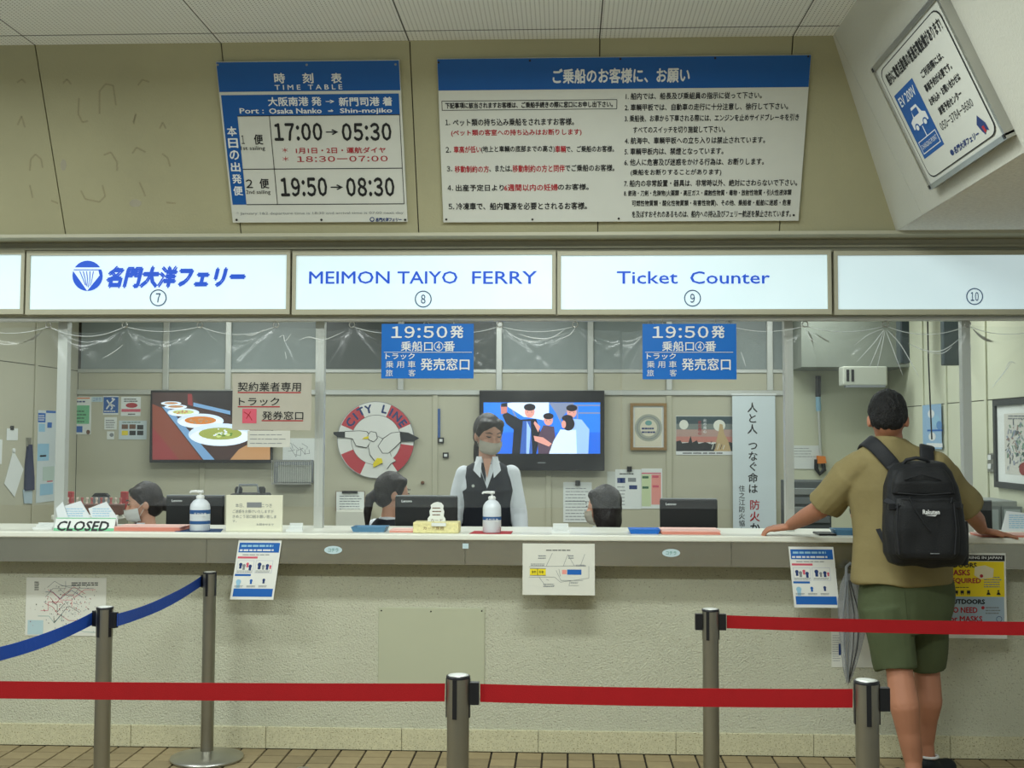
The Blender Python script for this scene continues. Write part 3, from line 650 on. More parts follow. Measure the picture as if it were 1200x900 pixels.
# ================================================================== VINYL SCREEN
def vinyl():
    m = bpy.data.materials.new('clear_vinyl'); N, L, b = nodes(m)
    out = [n for n in N if n.type == 'OUTPUT_MATERIAL'][0]
    b.inputs['Base Color'].default_value = (0.80, 0.88, 0.90, 1); b.inputs['Roughness'].default_value = 0.55
    tr = N.new('ShaderNodeBsdfTransparent'); tr.inputs[0].default_value = (0.97, 0.985, 0.98, 1)
    gl = N.new('ShaderNodeBsdfGlossy'); gl.inputs['Roughness'].default_value = 0.20
    fz = N.new('ShaderNodeFresnel'); fz.inputs['IOR'].default_value = 1.45
    fm = N.new('ShaderNodeMath'); fm.operation = 'MULTIPLY'; fm.inputs[1].default_value = 0.9; fm.use_clamp = True; L.new(fz.outputs[0], fm.inputs[0])
    tc = N.new('ShaderNodeTexCoord'); nz = N.new('ShaderNodeTexNoise'); nz.inputs['Scale'].default_value = 2.2; nz.inputs['Detail'].default_value = 3
    L.new(tc.outputs['Object'], nz.inputs['Vector'])
    mp = N.new('ShaderNodeMapRange'); mp.inputs[1].default_value = 0.3; mp.inputs[2].default_value = 0.7; mp.inputs[3].default_value = 0.02; mp.inputs[4].default_value = 0.065
    L.new(nz.outputs['Fac'], mp.inputs[0])
    m1 = N.new('ShaderNodeMixShader'); L.new(mp.outputs[0], m1.inputs[0]); L.new(tr.outputs[0], m1.inputs[1]); L.new(b.outputs[0], m1.inputs[2])
    m2 = N.new('ShaderNodeMixShader'); L.new(fm.outputs[0], m2.inputs[0]); L.new(m1.outputs[0], m2.inputs[1]); L.new(gl.outputs[0], m2.inputs[2])
    L.new(m2.outputs[0], out.inputs[0]); return m
M_VIN = vinyl(); M_HEMHL = mat('hem_highlight', (0.85, 0.9, 0.9), 0.15, alpha=0.8)
YV = 5.955; VP_ = front(YV)
hooks = [-31, 58, 147, 235, 324, 413, 500, 586, 674, 762, 854, 943, 1037, 1133, 1228]
hX = [P(h, 383, YV).x for h in hooks]; hz = P(600, 381.5, YV).z; zlow = P(600, 595, YV).z
def vsheet(x0, x1, label, amp, zb, seed):
    rg = random.Random(seed); hs = [h for h in hX if x0-0.2 < h < x1+0.2]; fans = [(h, [(rg.uniform(-1.1, 1.1), rg.uniform(.04, .10), rg.uniform(.5, 1) * (1 if rg.random() < .5 else -1)) for _ in range(9)]) for h in hs]
    nx, nz = int((x1-x0)/0.009), 70; vs = []
    for j in range(nz+1):
        for i in range(nx+1):
            x = x0+(x1-x0)*i/nx; lo = max([h for h in hs if h <= x], default=x0-.1); hi = min([h for h in hs if h > x], default=x1+.1)
            t = (x-lo)/(hi-lo); top = hz-0.035*4*t*(1-t)*(0.6+0.4*math.sin(lo*9))
            s_ = j/nz; z = top+(zb-top)*s_**1.3; dy = 0.004*noise.noise(V((x*2.2, z*2.0, seed)))*amp
            for h, ff in fans:
                dx, dz = x-h, hz-z+0.008; r = math.hypot(dx, dz)
                if r > 0.8: continue
                a = math.atan2(dx, dz)
                for a0, wd, am in ff:
                    q = (a-a0)/wd
                    if abs(q) < 3: dy += amp*0.011*am*math.exp(-q*q)*min(1, r/0.06)*math.exp(-r/0.28)
            g = 4*t*(1-t); dy += 0.012*amp*g*math.exp(-((hz-0.075*g-z)/0.016)**2)   # the slack hanging as a soft pleat
            vs.append((x, YV+dy, z))
    b = MB(); b.add(vs, [(j*(nx+1)+i, j*(nx+1)+i+1, (j+1)*(nx+1)+i+1, (j+1)*(nx+1)+i) for j in range(nz) for i in range(nx)], M_VIN, True)
    root = thing('vinyl_screen', label, 'curtain', ((x0+x1)/2, YV, zb), 'clear vinyl sheets hung over the counter')
    b.build('vinyl_film', root)
    for h in [h for h in hX if x0 <= h < x1]:
        b = MB(); b.tube([(h+0.014*math.cos(a*math.pi/6), YV-0.012, hz+0.004+0.014*math.sin(a*math.pi/6)) for a in range(13)], 0.0028, K['steel'], 6); b.tube([(h, YV-0.012, hz+0.018), (h, YV-0.022, zt6-0.004)], 0.0025, K['steel'], 6); b.build('ring_hook', root)
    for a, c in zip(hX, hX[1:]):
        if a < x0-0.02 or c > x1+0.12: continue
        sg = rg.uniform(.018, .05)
        b = MB(); b.tube([(a+(c-a)*k/14, YV-0.008, hz-0.004-sg*4*(k/14)*(1-k/14)) for k in range(15)], 0.0017, M_HEMHL, 6); b.build('hem_highlight_cord', root)  # pale cord between hooks, stands in for the bright highlight of the fold
    return root
xm = [P(x, 500, YV).x for x in (-40, 373, 728, 922, 1240)]
vs1 = vsheet(xm[0], xm[1]-.006, 'clear vinyl sheet over the closed left window, reaching the first aluminium mullion', 0.8, zlow, 1)
vs2 = vsheet(xm[1]+.006, xm[2]-.006, 'clear vinyl sheet in front of the standing clerk and the red and white life ring', 0.7, zlow, 2)
vs3 = vsheet(xm[2]+.006, xm[3]-.012, 'clear vinyl sheet in front of the fire banner and the moon poster', 0.9, zlow, 3)
vs4 = vsheet(xm[3]+.006, xm[4], 'strongly creased clear vinyl sheet in front of the backpacker at the right', 1.1, zlow, 5)
M_GLINT = mat('crease_glint_white', (0.9, 0.95, 0.95), 0.12, alpha=0.5)  # bright glints of the vinyl folds, modelled as pale tapered tubes
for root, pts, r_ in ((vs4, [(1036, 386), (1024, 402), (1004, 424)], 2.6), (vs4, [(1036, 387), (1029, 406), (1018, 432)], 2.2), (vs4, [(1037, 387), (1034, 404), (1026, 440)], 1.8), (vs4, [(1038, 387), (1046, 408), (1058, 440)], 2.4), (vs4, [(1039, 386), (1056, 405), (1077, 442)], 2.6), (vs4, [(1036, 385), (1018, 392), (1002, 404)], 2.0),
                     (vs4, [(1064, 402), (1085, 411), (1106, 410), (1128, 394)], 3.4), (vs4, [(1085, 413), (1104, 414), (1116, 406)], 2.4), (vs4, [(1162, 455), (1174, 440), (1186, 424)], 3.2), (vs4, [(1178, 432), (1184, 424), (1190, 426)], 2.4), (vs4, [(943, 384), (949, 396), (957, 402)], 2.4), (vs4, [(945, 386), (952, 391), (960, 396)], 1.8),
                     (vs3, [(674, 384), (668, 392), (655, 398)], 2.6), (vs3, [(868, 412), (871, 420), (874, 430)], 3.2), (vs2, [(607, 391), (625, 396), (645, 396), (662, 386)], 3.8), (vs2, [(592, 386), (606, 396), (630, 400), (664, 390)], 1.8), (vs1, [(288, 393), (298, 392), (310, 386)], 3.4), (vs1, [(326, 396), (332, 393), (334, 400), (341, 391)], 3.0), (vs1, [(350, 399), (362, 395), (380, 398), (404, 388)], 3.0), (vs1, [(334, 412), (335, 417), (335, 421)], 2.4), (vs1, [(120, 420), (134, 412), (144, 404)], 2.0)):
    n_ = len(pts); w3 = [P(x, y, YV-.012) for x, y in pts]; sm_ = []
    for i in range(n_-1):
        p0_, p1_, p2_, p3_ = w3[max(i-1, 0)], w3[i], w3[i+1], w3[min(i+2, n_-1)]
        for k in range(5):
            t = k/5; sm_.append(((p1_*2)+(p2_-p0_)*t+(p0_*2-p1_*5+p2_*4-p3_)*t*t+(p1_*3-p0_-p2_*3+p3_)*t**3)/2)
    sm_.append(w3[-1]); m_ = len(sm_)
    child(root, 'crease_glint', lambda b: b.tube(sm_, [.0004+r_*.00085*math.sin(math.pi*i/(m_-1))**.8 for i in range(m_)], M_GLINT, 6))
# ================================================================== NOTICES AND THINGS ON THE HALL SIDE
M_PAP = flat('notice_paper', 226, 228, 222, 0.7); M_MAPP = flat('map_paper', 214, 215, 204, 0.7)
def sheet(name, label, cat, pl, x0, y0, x1, y1, d, m, draw=None, th=0.002, group=None, crop=None, curl=0.0, skew=0.0):
    """a paper lying d off a plane; draw(b) prints on its face in crop pixels"""
    pl.crop(0, 0, 1); u0, v0, u1, v1 = pl.box(x0, y0, x1, y1)
    b = MB(); b.slab(pl, u0, v0, u1, v1, d, d+th, m)
    if draw: pl2 = offp(pl, d+th); pl2.crop(*(crop or (0, 0, 1))); draw(b, pl2)
    o = b.build(name, None, label, cat, group)
    if curl or skew:
        me = o.data; zs = [v.co.z for v in me.vertices]; z_lo, z_hi = min(zs), max(zs)
        # finer mesh so that the paper can bend
        bm = bmesh.new(); bm.from_mesh(me)
        for v in bm.verts:
            t = (z_hi-v.co.z)/(z_hi-z_lo); v.co.x -= skew*t; v.co.y -= curl*t
        bm.to_mesh(me); bm.free()
    return o
WP = front(YW); AP = front(5.735)
def leaflet(b, q):
    q.crop(240, 600, 3.0)
    b.pr(q, 124, 108, 266, 142, .0006, 'blue'); b.pr(q, 124, 268, 262, 296, .0006, 'blue')
    b.lines(q, 132, 112, 258, 126, 1, .001, 'lblue', .5, seed=3); b.lines(q, 128, 128, 262, 140, 1, .001, 'white', .5, seed=4); b.lines(q, 140, 147, 250, 153, 1, .0006, 'grey')
    b.pr(q, 124, 156, 194, 163, .0006, 'rose'); b.pr(q, 122, 217, 178, 224, .0006, 'blue')
    for a in ((126, 170, 184, 214), (190, 170, 250, 214)):
        b.pr(q, *a, .0006, flat('pale_line', 170, 175, 200)); b.pr(q, a[0]+1, a[1]+1, a[2]-1, a[3]-1, .0009, M_PAP)
    for cx, cy, r_, m_ in ((138, 184, 6, 'navy'), (150, 188, 6, 'grey'), (162, 182, 5, 'rose'), (172, 190, 6, 'navy'), (204, 184, 7, 'navy'), (218, 190, 5, 'grey'), (232, 188, 6, 'navy'), (243, 190, 4, 'rose'), (138, 244, 9, 'lblue'), (182, 240, 5, 'blue'), (226, 238, 5, 'navy')):
        b.ell(q, cx-r_, cy-r_, cx+r_, cy+r_, .0012, m_, 10); b.pr(q, cx-r_*.7, cy+r_*.6, cx+r_*.7, cy+r_*2.4, .0011, m_)
    for a in ((128, 204, 182, 212), (193, 204, 247, 212), (126, 256, 158, 264), (168, 256, 200, 264), (210, 256, 242, 264)): b.lines(q, *a, 2, .0014, 'grey', seed=int(a[0]))
lf = sheet('safety_leaflet', 'white and blue safety leaflet hanging from the counter front, below the handwritten notice', 'leaflet', AP, 279.5, 633, 330, 702, 0.001, M_PAP, leaflet, skew=0.033, curl=0.02)
lf2 = dup(lf, (P(950.5, 670, 5.735).x-P(305, 670, 5.735).x, 0.0, P(953.5, 676, 5.735).z-P(301.5, 667.5, 5.735).z), 'white and blue safety leaflet hanging from the counter front beside the clear umbrella')
lf2.data = lf.data.copy(); lf['group'] = lf2['group'] = 'safety leaflets on the counter front'
for v in lf2.data.vertices: v.co.x += 0.055*(max(0, 0.285-v.co.z)/0.285)
def pmap(b, q):
    q.crop(540, 600, 3.0); b.lines(q, 300, 131, 400, 138, 1, .0005, 'black')
    b.pr(q, 243, 199, 299, 221, .0006, 'yellow'); b.pr(q, 269, 199, 271, 221, .001, 'black'); b.pr(q, 243, 198, 299, 199.5, .001, 'black'); b.pr(q, 243, 221, 299, 222.5, .001, 'black')
    for a, t_ in ((249, '貨物'), (275, '客車')): text(b, q, t_, a, 205, a+16, 216, 'black', .0012, 0)
    b.pr(q, 374, 202, 424, 220, .0006, 'blue'); b.pr(q, 356, 203, 372, 218, .0006, 'pink')
    for pts in ([(240, 192), (440, 188)], [(240, 228), (330, 228), (350, 246), (450, 232)], [(300, 190), (322, 144)], [(360, 190), (376, 150), (400, 190)], [(420, 190), (436, 148)], [(335, 205), (352, 240), (430, 240)], [(275, 228), (300, 262), (330, 258)], [(385, 240), (380, 258), (415, 258)], [(345, 200), (350, 225)], [(310, 240), (300, 236)], [(450, 190), (450, 232)]):
        b.line(q, pts, 1.3, .0008, 'grey')
    for a in ((272, 150, 300, 166), (378, 150, 400, 166), (290, 250, 330, 264), (386, 244, 414, 252), (246, 180, 296, 190), (404, 184, 440, 192)): b.lines(q, *a, 2, .0008, 'grey', seed=int(a[0]))
sheet('port_map_sheet', 'white port access map sheet with yellow and blue marks taped to the counter front', 'notice', AP, 612.5, 637, 697, 697, 0.001, M_MAPP, pmap, curl=0.01)
def metro(b, q):
    q.crop(0, 640, 3.46); rg = random.Random(5)
    b.pr(q, 112, 300, 175, 358, .0005, flat('sea', 175, 200, 205)); cs = ['red', 'grey', 'navy', 'black', 'rose', 'teal', 'grey', 'red']
    for i in range(14):
        x, y = rg.uniform(150, 260), rg.uniform(150, 330); pts = [(x, y)]
        for k in range(4): x += rg.choice((0, 30, 45, 22)); y += rg.choice((-35, 0, 0, 28, 14)); pts.append((min(x, 415), min(max(y, 142), 350)))
        b.line(q, pts, 1.6, .0007, K[rg.choice(cs)])
    for i in range(230):
        x, y = rg.gauss(275, 65), rg.gauss(245, 48)
        if 118 < x < 420 and 140 < y < 350: w_ = rg.uniform(1, 3.5); b.pr(q, x, y, x+w_, y+rg.uniform(1, 5), .001, K[rg.choice(['black', 'grey', 'black', 'red', 'navy'])])
    b.lines(q, 290, 145, 412, 162, 2, .001, 'black', seed=8); b.lines(q, 140, 142, 160, 180, 5, .001, 'black')
sheet('transit_map', 'white railway network map taped to the stucco wall behind the blue belt', 'map', WP, 30.5, 677, 124.5, 745, 0.001, M_MAPP, metro)
MY = flat('mask_yellow', 238, 214, 30); MG = flat('mask_blue', 160, 180, 195)
WP2 = front(5.735)
def mask(b, q):
    q.crop(880, 640, 3.4625); b.pr(q, 790, 36, 1030, 60, .0006, 'black'); text(b, q, 'MASK WEARING IN JAPAN', 782, 41, 1018, 55, 'white', .001, .02)
    b.pr(q, 790, 62, 1028, 205, .0006, MY); b.pr(q, 790, 205, 1028, 310, .0006, MG); b.pr(q, 790, 207, 1028, 310, .0007, MG)
    text(b, q, 'INDOORS', 792, 68, 915, 86, 'black', .001, .04); text(b, q, 'MASKS', 800, 96, 888, 118, 'red', .001, .03); text(b, q, 'REQUIRED', 798, 130, 932, 153, 'red', .001, .03); b.lines(q, 812, 164, 896, 171, 1, .001, 'black')
    text(b, q, 'OUTDOORS', 796, 216, 948, 234, 'black', .001, .04); text(b, q, 'NO NEED', 800, 248, 918, 270, 'red', .001, .03); text(b, q, 'for MASKS', 800, 284, 938, 306, 'red', .001, .03)
    b.poly(q, [(908, 84), (950, 78), (985, 92), (982, 128), (930, 134), (906, 118)], .0012, 'cream'); b.ell(q, 928, 114, 942, 128, .0015, 'red', 12); b.ell(q, 934, 243, 948, 257, .0015, 'red', 12)
    b.lines(q, 945, 122, 1020, 170, 5, .001, 'grey'); b.lines(q, 952, 244, 1015, 278, 3, .001, 'grey')
    for x in (826, 850, 876): b.pr(q, x, 180, x+14, 192, .001, 'black'); b.pr(q, x+2, 192, x+5, 198, .001, 'black'); b.pr(q, x+9, 192, x+12, 198, .001, 'black')
    for x in (955, 996): b.ell(q, x+4, 178, x+12, 186, .001, 'black', 10); b.poly(q, [(x, 198), (x+18, 198), (x+12, 187), (x+4, 187)], .001, 'black')
    b.ring(q, 1007, 296, 10, 12, .001, 'navy', 16); b.pr(q, 790, 312, 1028, 318, .0006, 'white')
sheet('mask_poster', 'yellow and grey mask wearing poster hanging on the counter front, behind the backpacker', 'poster', WP2, 1105, 648, 1179, 748, 0.0015, M_PAP, mask)
sheet('price_sheet', 'plain white sheet on the stucco wall behind the clear umbrella', 'notice', WP, 974, 704, 1024, 782, 0.001, M_MAPP, lambda b, q: (q.crop(960, 660, 5.625), b.lines(q, 88, 470, 150, 650, 12, .0006, 'grey', .25, .6), b.pr(q, 128, 530, 144, 606, .0007, 'navy')))
# oval stickers on the apron
M_STK = flat('sticker', 190, 212, 218)
def sticker(cx, cy, label):
    def g(b):
        AP.crop(0, 0, 1); pts = [(cx+10.5*math.cos(R(k*15)), cy+4.7*math.sin(R(k*15))) for k in range(24)]
        b.prism(AP, pts, 0.0005, 0.0015, M_STK); q = offp(AP, .0018); text(b, q, 'コチラ', cx-6, cy-2, cx+6, cy+2.2, 'teal', .0003, .02)
    b = MB(); g(b); return b.build('oval_sticker', None, label, 'sticker', 'oval stickers on the steel apron')
sticker(390.5, 644.5, 'pale blue oval sticker on the steel apron, left of the port map'); sticker(786.5, 648, 'pale blue oval sticker on the steel apron, right of the port map')
b = MB(); b.box(P(542, 640, 5.73).x, 5.732, P(545, 643, 5.73).z, P(549, 640, 5.73).x, 5.7345, P(545, 637, 5.73).z, M_STK); b.build('square_label', None, 'tiny square white label on the steel apron below the red mat', 'sticker')
# access panel
M_ACC = mat('panel_paint', srgb(178, 181, 156), 0.6, var=0.04, vs=2)
ax0, ax1 = P(443.5, 750, YW).x, P(568, 750, YW).x; az1, az0 = P(505, 712, YW).z, P(505, 818, YW).z
apn = thing('access_panel', 'flat pale green access panel screwed to the stucco counter wall', 'panel', ((ax0+ax1)/2, YW, az0))
child(apn, 'plate', lambda b: b.bbox(ax0, YW-0.006, az0, ax1, YW, az1, M_ACC, .002, 1))
for px, py in ((447, 715.5), (505, 716.5), (564.5, 716)):
    child(apn, 'screw', lambda b: (b.lathe(V((P(px, py, YW-0.006).x, YW-0.006, P(px, py, YW-0.006).z)), [(0.004, 0), (0.004, 0.0015), (0.001, 0.0025)], K['plastic_black'], 8, V((0, -1, 0)))))
# ------------------------------------------------------------------ stanchions and belts
M_POST = mat('satin_steel_post', (0.28, 0.27, 0.225), 0.36, 0.9, 0.06, 4)
M_RED = mat('red_belt', srgb(150, 0, 10), 0.85, var=0.04, vs=30, bump=0.2, bs=400); M_BLU = mat('blue_belt', srgb(12, 62, 150), 0.75, var=0.04, vs=30, bump=0.2, bs=400)
def stanchion(label, px, ztop_px, Y, caset, slots=(-100, -10, 80)):
    p = P(px, ztop_px, Y); x = p.x
    r = thing('stanchion', label, 'stanchion', (x, Y, 0), 'steel belt posts before the counter'); ht = p.z
    child(r, 'base', lambda b: b.lathe((x, Y, 0.001), [(0.165, 0), (0.170, 0.006), (0.168, 0.014), (0.10, 0.024), (0.045, 0.034), (0.03, 0.04)], K['steel'], 40))
    child(r, 'post', lambda b: b.lathe((x, Y, 0.03), [(0.030, 0), (0.030, ht-0.13)], M_POST, 28))
    child(r, 'head', lambda b: b.lathe((x, Y, ht-0.11), [(0.0315, 0), (0.0315, 0.103)], M_POST, 28))
    child(r, 'cap', lambda b: (b.lathe((x, Y, ht-0.008), [(0.0325, 0), (0.0325, 0.006), (0.030, 0.008)], K['plastic_black'], 28), b.lathe((x, Y, ht-0.001), [(0.0275, 0), (0.0275, 0.0016), (0.018, 0.0018)], K['alu'], 28)))
    for a in slots:
        d = V((math.sin(R(a)), -math.cos(R(a)), 0)); s_ = V((math.cos(R(a)), math.sin(R(a)), 0))
        def g(b):
            c = V((x, Y, 0))+d*0.0305; cs = []
            for z_ in (ht-0.112, ht-0.008):
                for w_, e in ((-.006, 0), (.006, 0), (.006, .0025), (-.006, .0025)): q = c+s_*w_+d*e; cs.append((q.x, q.y, z_))
            b.hexa(cs, K['plastic_black'])
        child(r, 'slot', g)
    for a in caset:
        d = V((math.sin(R(a)), -math.cos(R(a)), 0)); s_ = V((math.cos(R(a)), math.sin(R(a)), 0))
        def g(b):
            cs = []
            for z_ in (ht-0.077, ht-0.018):
                for w_, e in ((-.012, .031), (.012, .031), (.010, .057), (-.010, .057)): q = V((x, Y, z_))+d*e+s_*w_; cs.append(q)
            b.hexa(cs, K['plastic_black'])
        child(r, 'belt_cassette', g)
    return V((x, Y, ht-0.047))
A1 = stanchion('steel post at the blue belt end, nearest the counter, with its round base in view', 246, 670, 5.655, (-125,), (-10, 75))
A2 = stanchion('steel post carrying the blue belt on both sides, in front of the transit map', 123, 711, 4.55, (-115, 70), (-25, 60))
A3 = stanchion('steel post in the middle of the picture joining two low red belts', 537, 791, 3.26, (88,), (-12, -90, 85))
A4 = stanchion('thick-looking steel post nearest the camera, before the legs of the backpacker', 1015.5, 797, 3.17, (88,), (-4, -90, 85))
A5 = stanchion('steel post right of the port map with the upper red belt running right', 832.5, 713.5, 4.52, (-88, 88), (-25, 85))
def belt(label, a, c, m, sag=0.01, hh=0.024, group='belts between the posts'):
    a, c = V(a), V(c); b = MB(); n = 24; t = (c-a).normalized(); nrm = V((t.y, -t.x, 0)).normalized()*0.0008; vs = []
    for k in range(n+1):
        s_ = k/n; p = a+(c-a)*s_-V((0, 0, sag*4*s_*(1-s_))); tw = 0.0015*math.sin(s_*9)
        vs += [p+nrm+V((tw, 0, hh)), p+nrm-V((tw, 0, hh)), p-nrm-V((tw, 0, hh)), p-nrm+V((tw, 0, hh))]
    fs = [(4*k+i, 4*k+(i+1) % 4, 4*k+4+(i+1) % 4, 4*k+4+i) for k in range(n) for i in range(4)]+[(0, 1, 2, 3), (4*n, 4*n+1, 4*n+2, 4*n+3)]
    b.add(vs, fs, m); return b.build('barrier_belt', None, label, 'belt', group)
e = V((0.036, 0, 0))
belt('low red belt running from the left picture edge to the middle post', P(-30, 808, 3.32), A3-e, M_RED, .002)
belt('red belt between the middle post and the post before the backpacker', A3+V((.0595, 0, 0)), A4-e, M_RED, .004)
belt('upper red belt passing across the green shorts to the right edge', A5+V((.0595, 0, 0)), P(1235, 737, 4.35), M_RED, .004)
def around(A, a, r=0.0595): return A+V((math.sin(R(a)), -math.cos(R(a)), 0))*r
belt('blue belt between the two left posts', around(A2, 70), around(A1, -125), M_BLU, .02)
belt('blue belt dropping from the left post out of the picture', around(A2, -115), P(-12, 769, 4.0), M_BLU, .015)
# floor drain cap
p = P(354, 896, 5.5); b = MB(); b.lathe((p.x, 5.52, 0.0005), [(0.03, 0), (0.03, 0.003), (0.02, 0.004)], K['steel'], 16); b.build('floor_cap', None, 'small round metal cap set in the tiled floor at the bottom edge', 'cap')
# ================================================================== ON THE OFFICE WALLS
M_OP = flat('office_paper', 225, 230, 226, 0.7); M_SCR = dict()
def lit(name, r, g, b, e=0.8): return flat('screen_'+name, r, g, b, 0.4, emit=e)
def S_(pl, name, label, cat, x0, y0, x1, y1, m, crop, draw, d=0.002, group=None): return sheet(name, label, cat, pl, x0, y0, x1, y1, d, m, draw, 0.002, group, crop)
C0, C1, C2, C3, C4, C5, C7 = (0, 360, 3), (170, 360, 3), (370, 360, 3), (500, 360, 3), (680, 360, 3), (840, 360, 3), (980, 360, 3)
def d_(b, q):
    b.pr(q, 232, 318, 316, 322, .0006, 'orange'); b.lines(q, 238, 326, 310, 338, 1, .0006, 'navy'); b.pr(q, 232, 345, 314, 410, .0006, 'green'); b.lines(q, 238, 360, 306, 408, 4, .001, 'dgreen', .35)
    b.pr(q, 236, 418, 290, 440, .0006, 'blue'); b.ell(q, 303, 431, 317, 447, .001, 'brown', 12)
S_(BP, 'service_poster', 'pale poster with green middle and blue box at the upper left of the office wall', 'poster', 75, 465, 107, 509, M_OP, C0, d_)
S_(BP, 'oval_sign', 'small pale blue oval sign stuck between the green poster and the blue sign', 'sign', 107.5, 465, 120.5, 471, M_STK, C0, lambda b, q: text(b, q, 'コチラ', 328, 319, 355, 330, 'blue', bold=0))
S_(BP, 'blue_sign', 'square blue sign with a white walking figure on the office wall', 'sign', 121, 464, 139, 486, M_OP, C0, lambda b, q: (b.pr(q, 364, 316, 416, 372, .0006, M_BBLUE), b.line(q, [(404, 322), (386, 340), (396, 352), (390, 360)], 5, .001, 'white'), b.line(q, [(374, 358), (386, 342), (376, 326)], 5, .001, 'white'), b.line(q, [(388, 340), (404, 348)], 4, .001, 'white'), b.ell(q, 392, 318, 400, 326, .001, 'white', 10), b.lines(q, 366, 362, 412, 370, 1, .001, 'white')))
S_(BP, 'red_sign', 'square white sign with red band and red picture on the office wall', 'sign', 142, 465, 165, 487.5, M_OP, C0, lambda b, q: (b.pr(q, 427, 358, 494, 368, .0006, 'rose'), b.ell(q, 442, 336, 484, 354, .0006, 'red', 14), b.lines(q, 436, 320, 486, 334, 2, .001, 'black'), b.lines(q, 450, 372, 480, 380, 1, .001, 'black')))
S_(BP, 'memo_note', 'small white memo below the blue walking figure sign, upper of two', 'note', 122.5, 489, 137, 503.5, M_OP, C0, lambda b, q: (b.lines(q, 372, 394, 406, 426, 4, .0006, 'grey')))
S_(BP, 'memo_note', 'smallest white memo below the walking figure sign, lower of two', 'note', 125.5, 505.5, 134, 515, M_OP, C0, lambda b, q: (b.ell(q, 385, 442, 400, 456, .0006, 'grey', 10)))
S_(BP, 'photo_notice', 'wide pale notice with six dark photos and a green heading on the office wall', 'notice', 139.5, 493, 172, 515, flat('blue_paper', 200, 214, 218), C0, lambda b, q: ([b.pr(q, x, y, x+22, y+16, .0006, m_) for x, y, m_ in ((428, 412, 'brown'), (455, 412, 'brown'), (482, 414, 'black'), (428, 434, 'yellow'), (455, 434, 'black'), (482, 434, 'black'))], b.lines(q, 430, 402, 505, 408, 1, .0006, 'dgreen')))
# left wall pieces
LW.crop(0, 0, 1)
def onleft(name, label, cat, x0, y0, x1, y1, m, draw=None, d=0.001, **k): return sheet(name, label, cat, LW, x0, y0, x1, y1, d, m, draw, crop=C0, **k)
onleft('wall_map', 'tall pale blue map poster on the left office side wall', 'map', 43, 481, 66, 588, flat('map_blue', 205, 216, 218), lambda b, q: (b.pr(q, 134, 372, 160, 405, .0006, 'blue'), b.pr(q, 162, 364, 196, 372, .0006, 'blue'), b.pr(q, 166, 405, 182, 424, .001, 'blue'), [b.pr(q, x, y, x+w_, y+h_, .0008, m_) for x, y, w_, h_, m_ in ((136, 410, 22, 28, 'lblue'), (132, 480, 40, 60, 'lblue'), (150, 560, 40, 50, flat('map_green', 185, 205, 195)), (140, 620, 46, 40, 'lblue'), (140, 520, 22, 6, 'rose'), (165, 610, 20, 4, 'rose'))], b.lines(q, 136, 378, 158, 400, 3, .001, 'white')))
onleft('wall_note', 'small white card clipped high on the left office side wall', 'note', 7.5, 502, 20.5, 516, M_OP, None); onleft('binder_clip', 'black clip holding the small card on the left office wall', 'clip', 11.5, 499, 15.5, 504, K['plastic_black'], None, d=.004)
onleft('wall_note', 'white paper strip cut off by the left edge of the picture', 'note', -10, 515, 2, 544, M_OP, None)
def diam(b):
    pts = [(15, 527.5), (27, 550), (16.5, 582.5), (4.5, 567)]; b.prism(LW, pts, .002, .004, M_OP)
LW.crop(0, 0, 1)
hp = thing('hanging_paper', 'white paper hanging skewed from a round magnet on the left office wall', 'paper', tuple(LW.at(16, 582)))
child(hp, 'paper_sheet', diam); child(hp, 'magnet', lambda b: b.lathe(LW.at(15.5, 528), [(0.017, 0), (0.017, 0.010), (0.012, 0.013)], K['plastic_white'], 16, V((1, 0, 0))))
hb = thing('hanging_strap', 'dark blue strap with a pale blue tag hanging on the left office wall', 'strap', tuple(LW.at(32, 590)))
child(hb, 'hook', lambda b: b.prism(LW, [(30.5, 513), (34.5, 513), (34.5, 523), (30.5, 523)], .0, .015, K['steel']))
child(hb, 'strap', lambda b: b.prism(LW, [(31, 521), (35, 521), (37.5, 560), (37.5, 574), (27.5, 575), (28.5, 545)], .003, .02, flat('strap_navy', 38, 44, 78, 0.8)))
child(hb, 'tag', lambda b: b.prism(LW, [(26, 574), (37.5, 573), (37, 590), (27.5, 590)], .003, .008, flat('tag_blue', 175, 195, 205)))
# --- television with the dishes
def tv(label, x0, y0, x1, y1, bz, draw, chin=0, crop=None):
    BP.crop(0, 0, 1); d = 0.09; FP = front(YB-d); u0, v0, u1, v1 = FP.box(x0, y0, x1, y1)
    t = thing('television', label, 'television', ((u0+u1)/2, YB-0.05, v0))
    child(t, 'casing', lambda b: b.bbox(u0, YB-d, v0, u1, YB-0.035, v1, K['plastic_black'], .006, 2)); child(t, 'wall_bracket', lambda b: b.box((u0+u1)/2-.12, YB-.036, (v0+v1)/2-.1, (u0+u1)/2+.12, YB-.013, (v0+v1)/2+.1, K['steel']))
    FP.crop(*crop); child(t, 'screen', lambda b: draw(b, FP)); return t, FP
L1 = {k: lit('dish_'+k, *v, e=.6) for k, v in dict(bg=(62, 44, 42), dk=(38, 34, 36), wood=(120, 62, 48), red=(128, 50, 52), plate=(205, 222, 238), food1=(196, 120, 52), food2=(190, 205, 130), food3=(150, 160, 80), blu=(110, 150, 190), cup=(180, 140, 110), grn=(90, 130, 60), tan=(172, 130, 90), wh=(225, 235, 245)).items()}
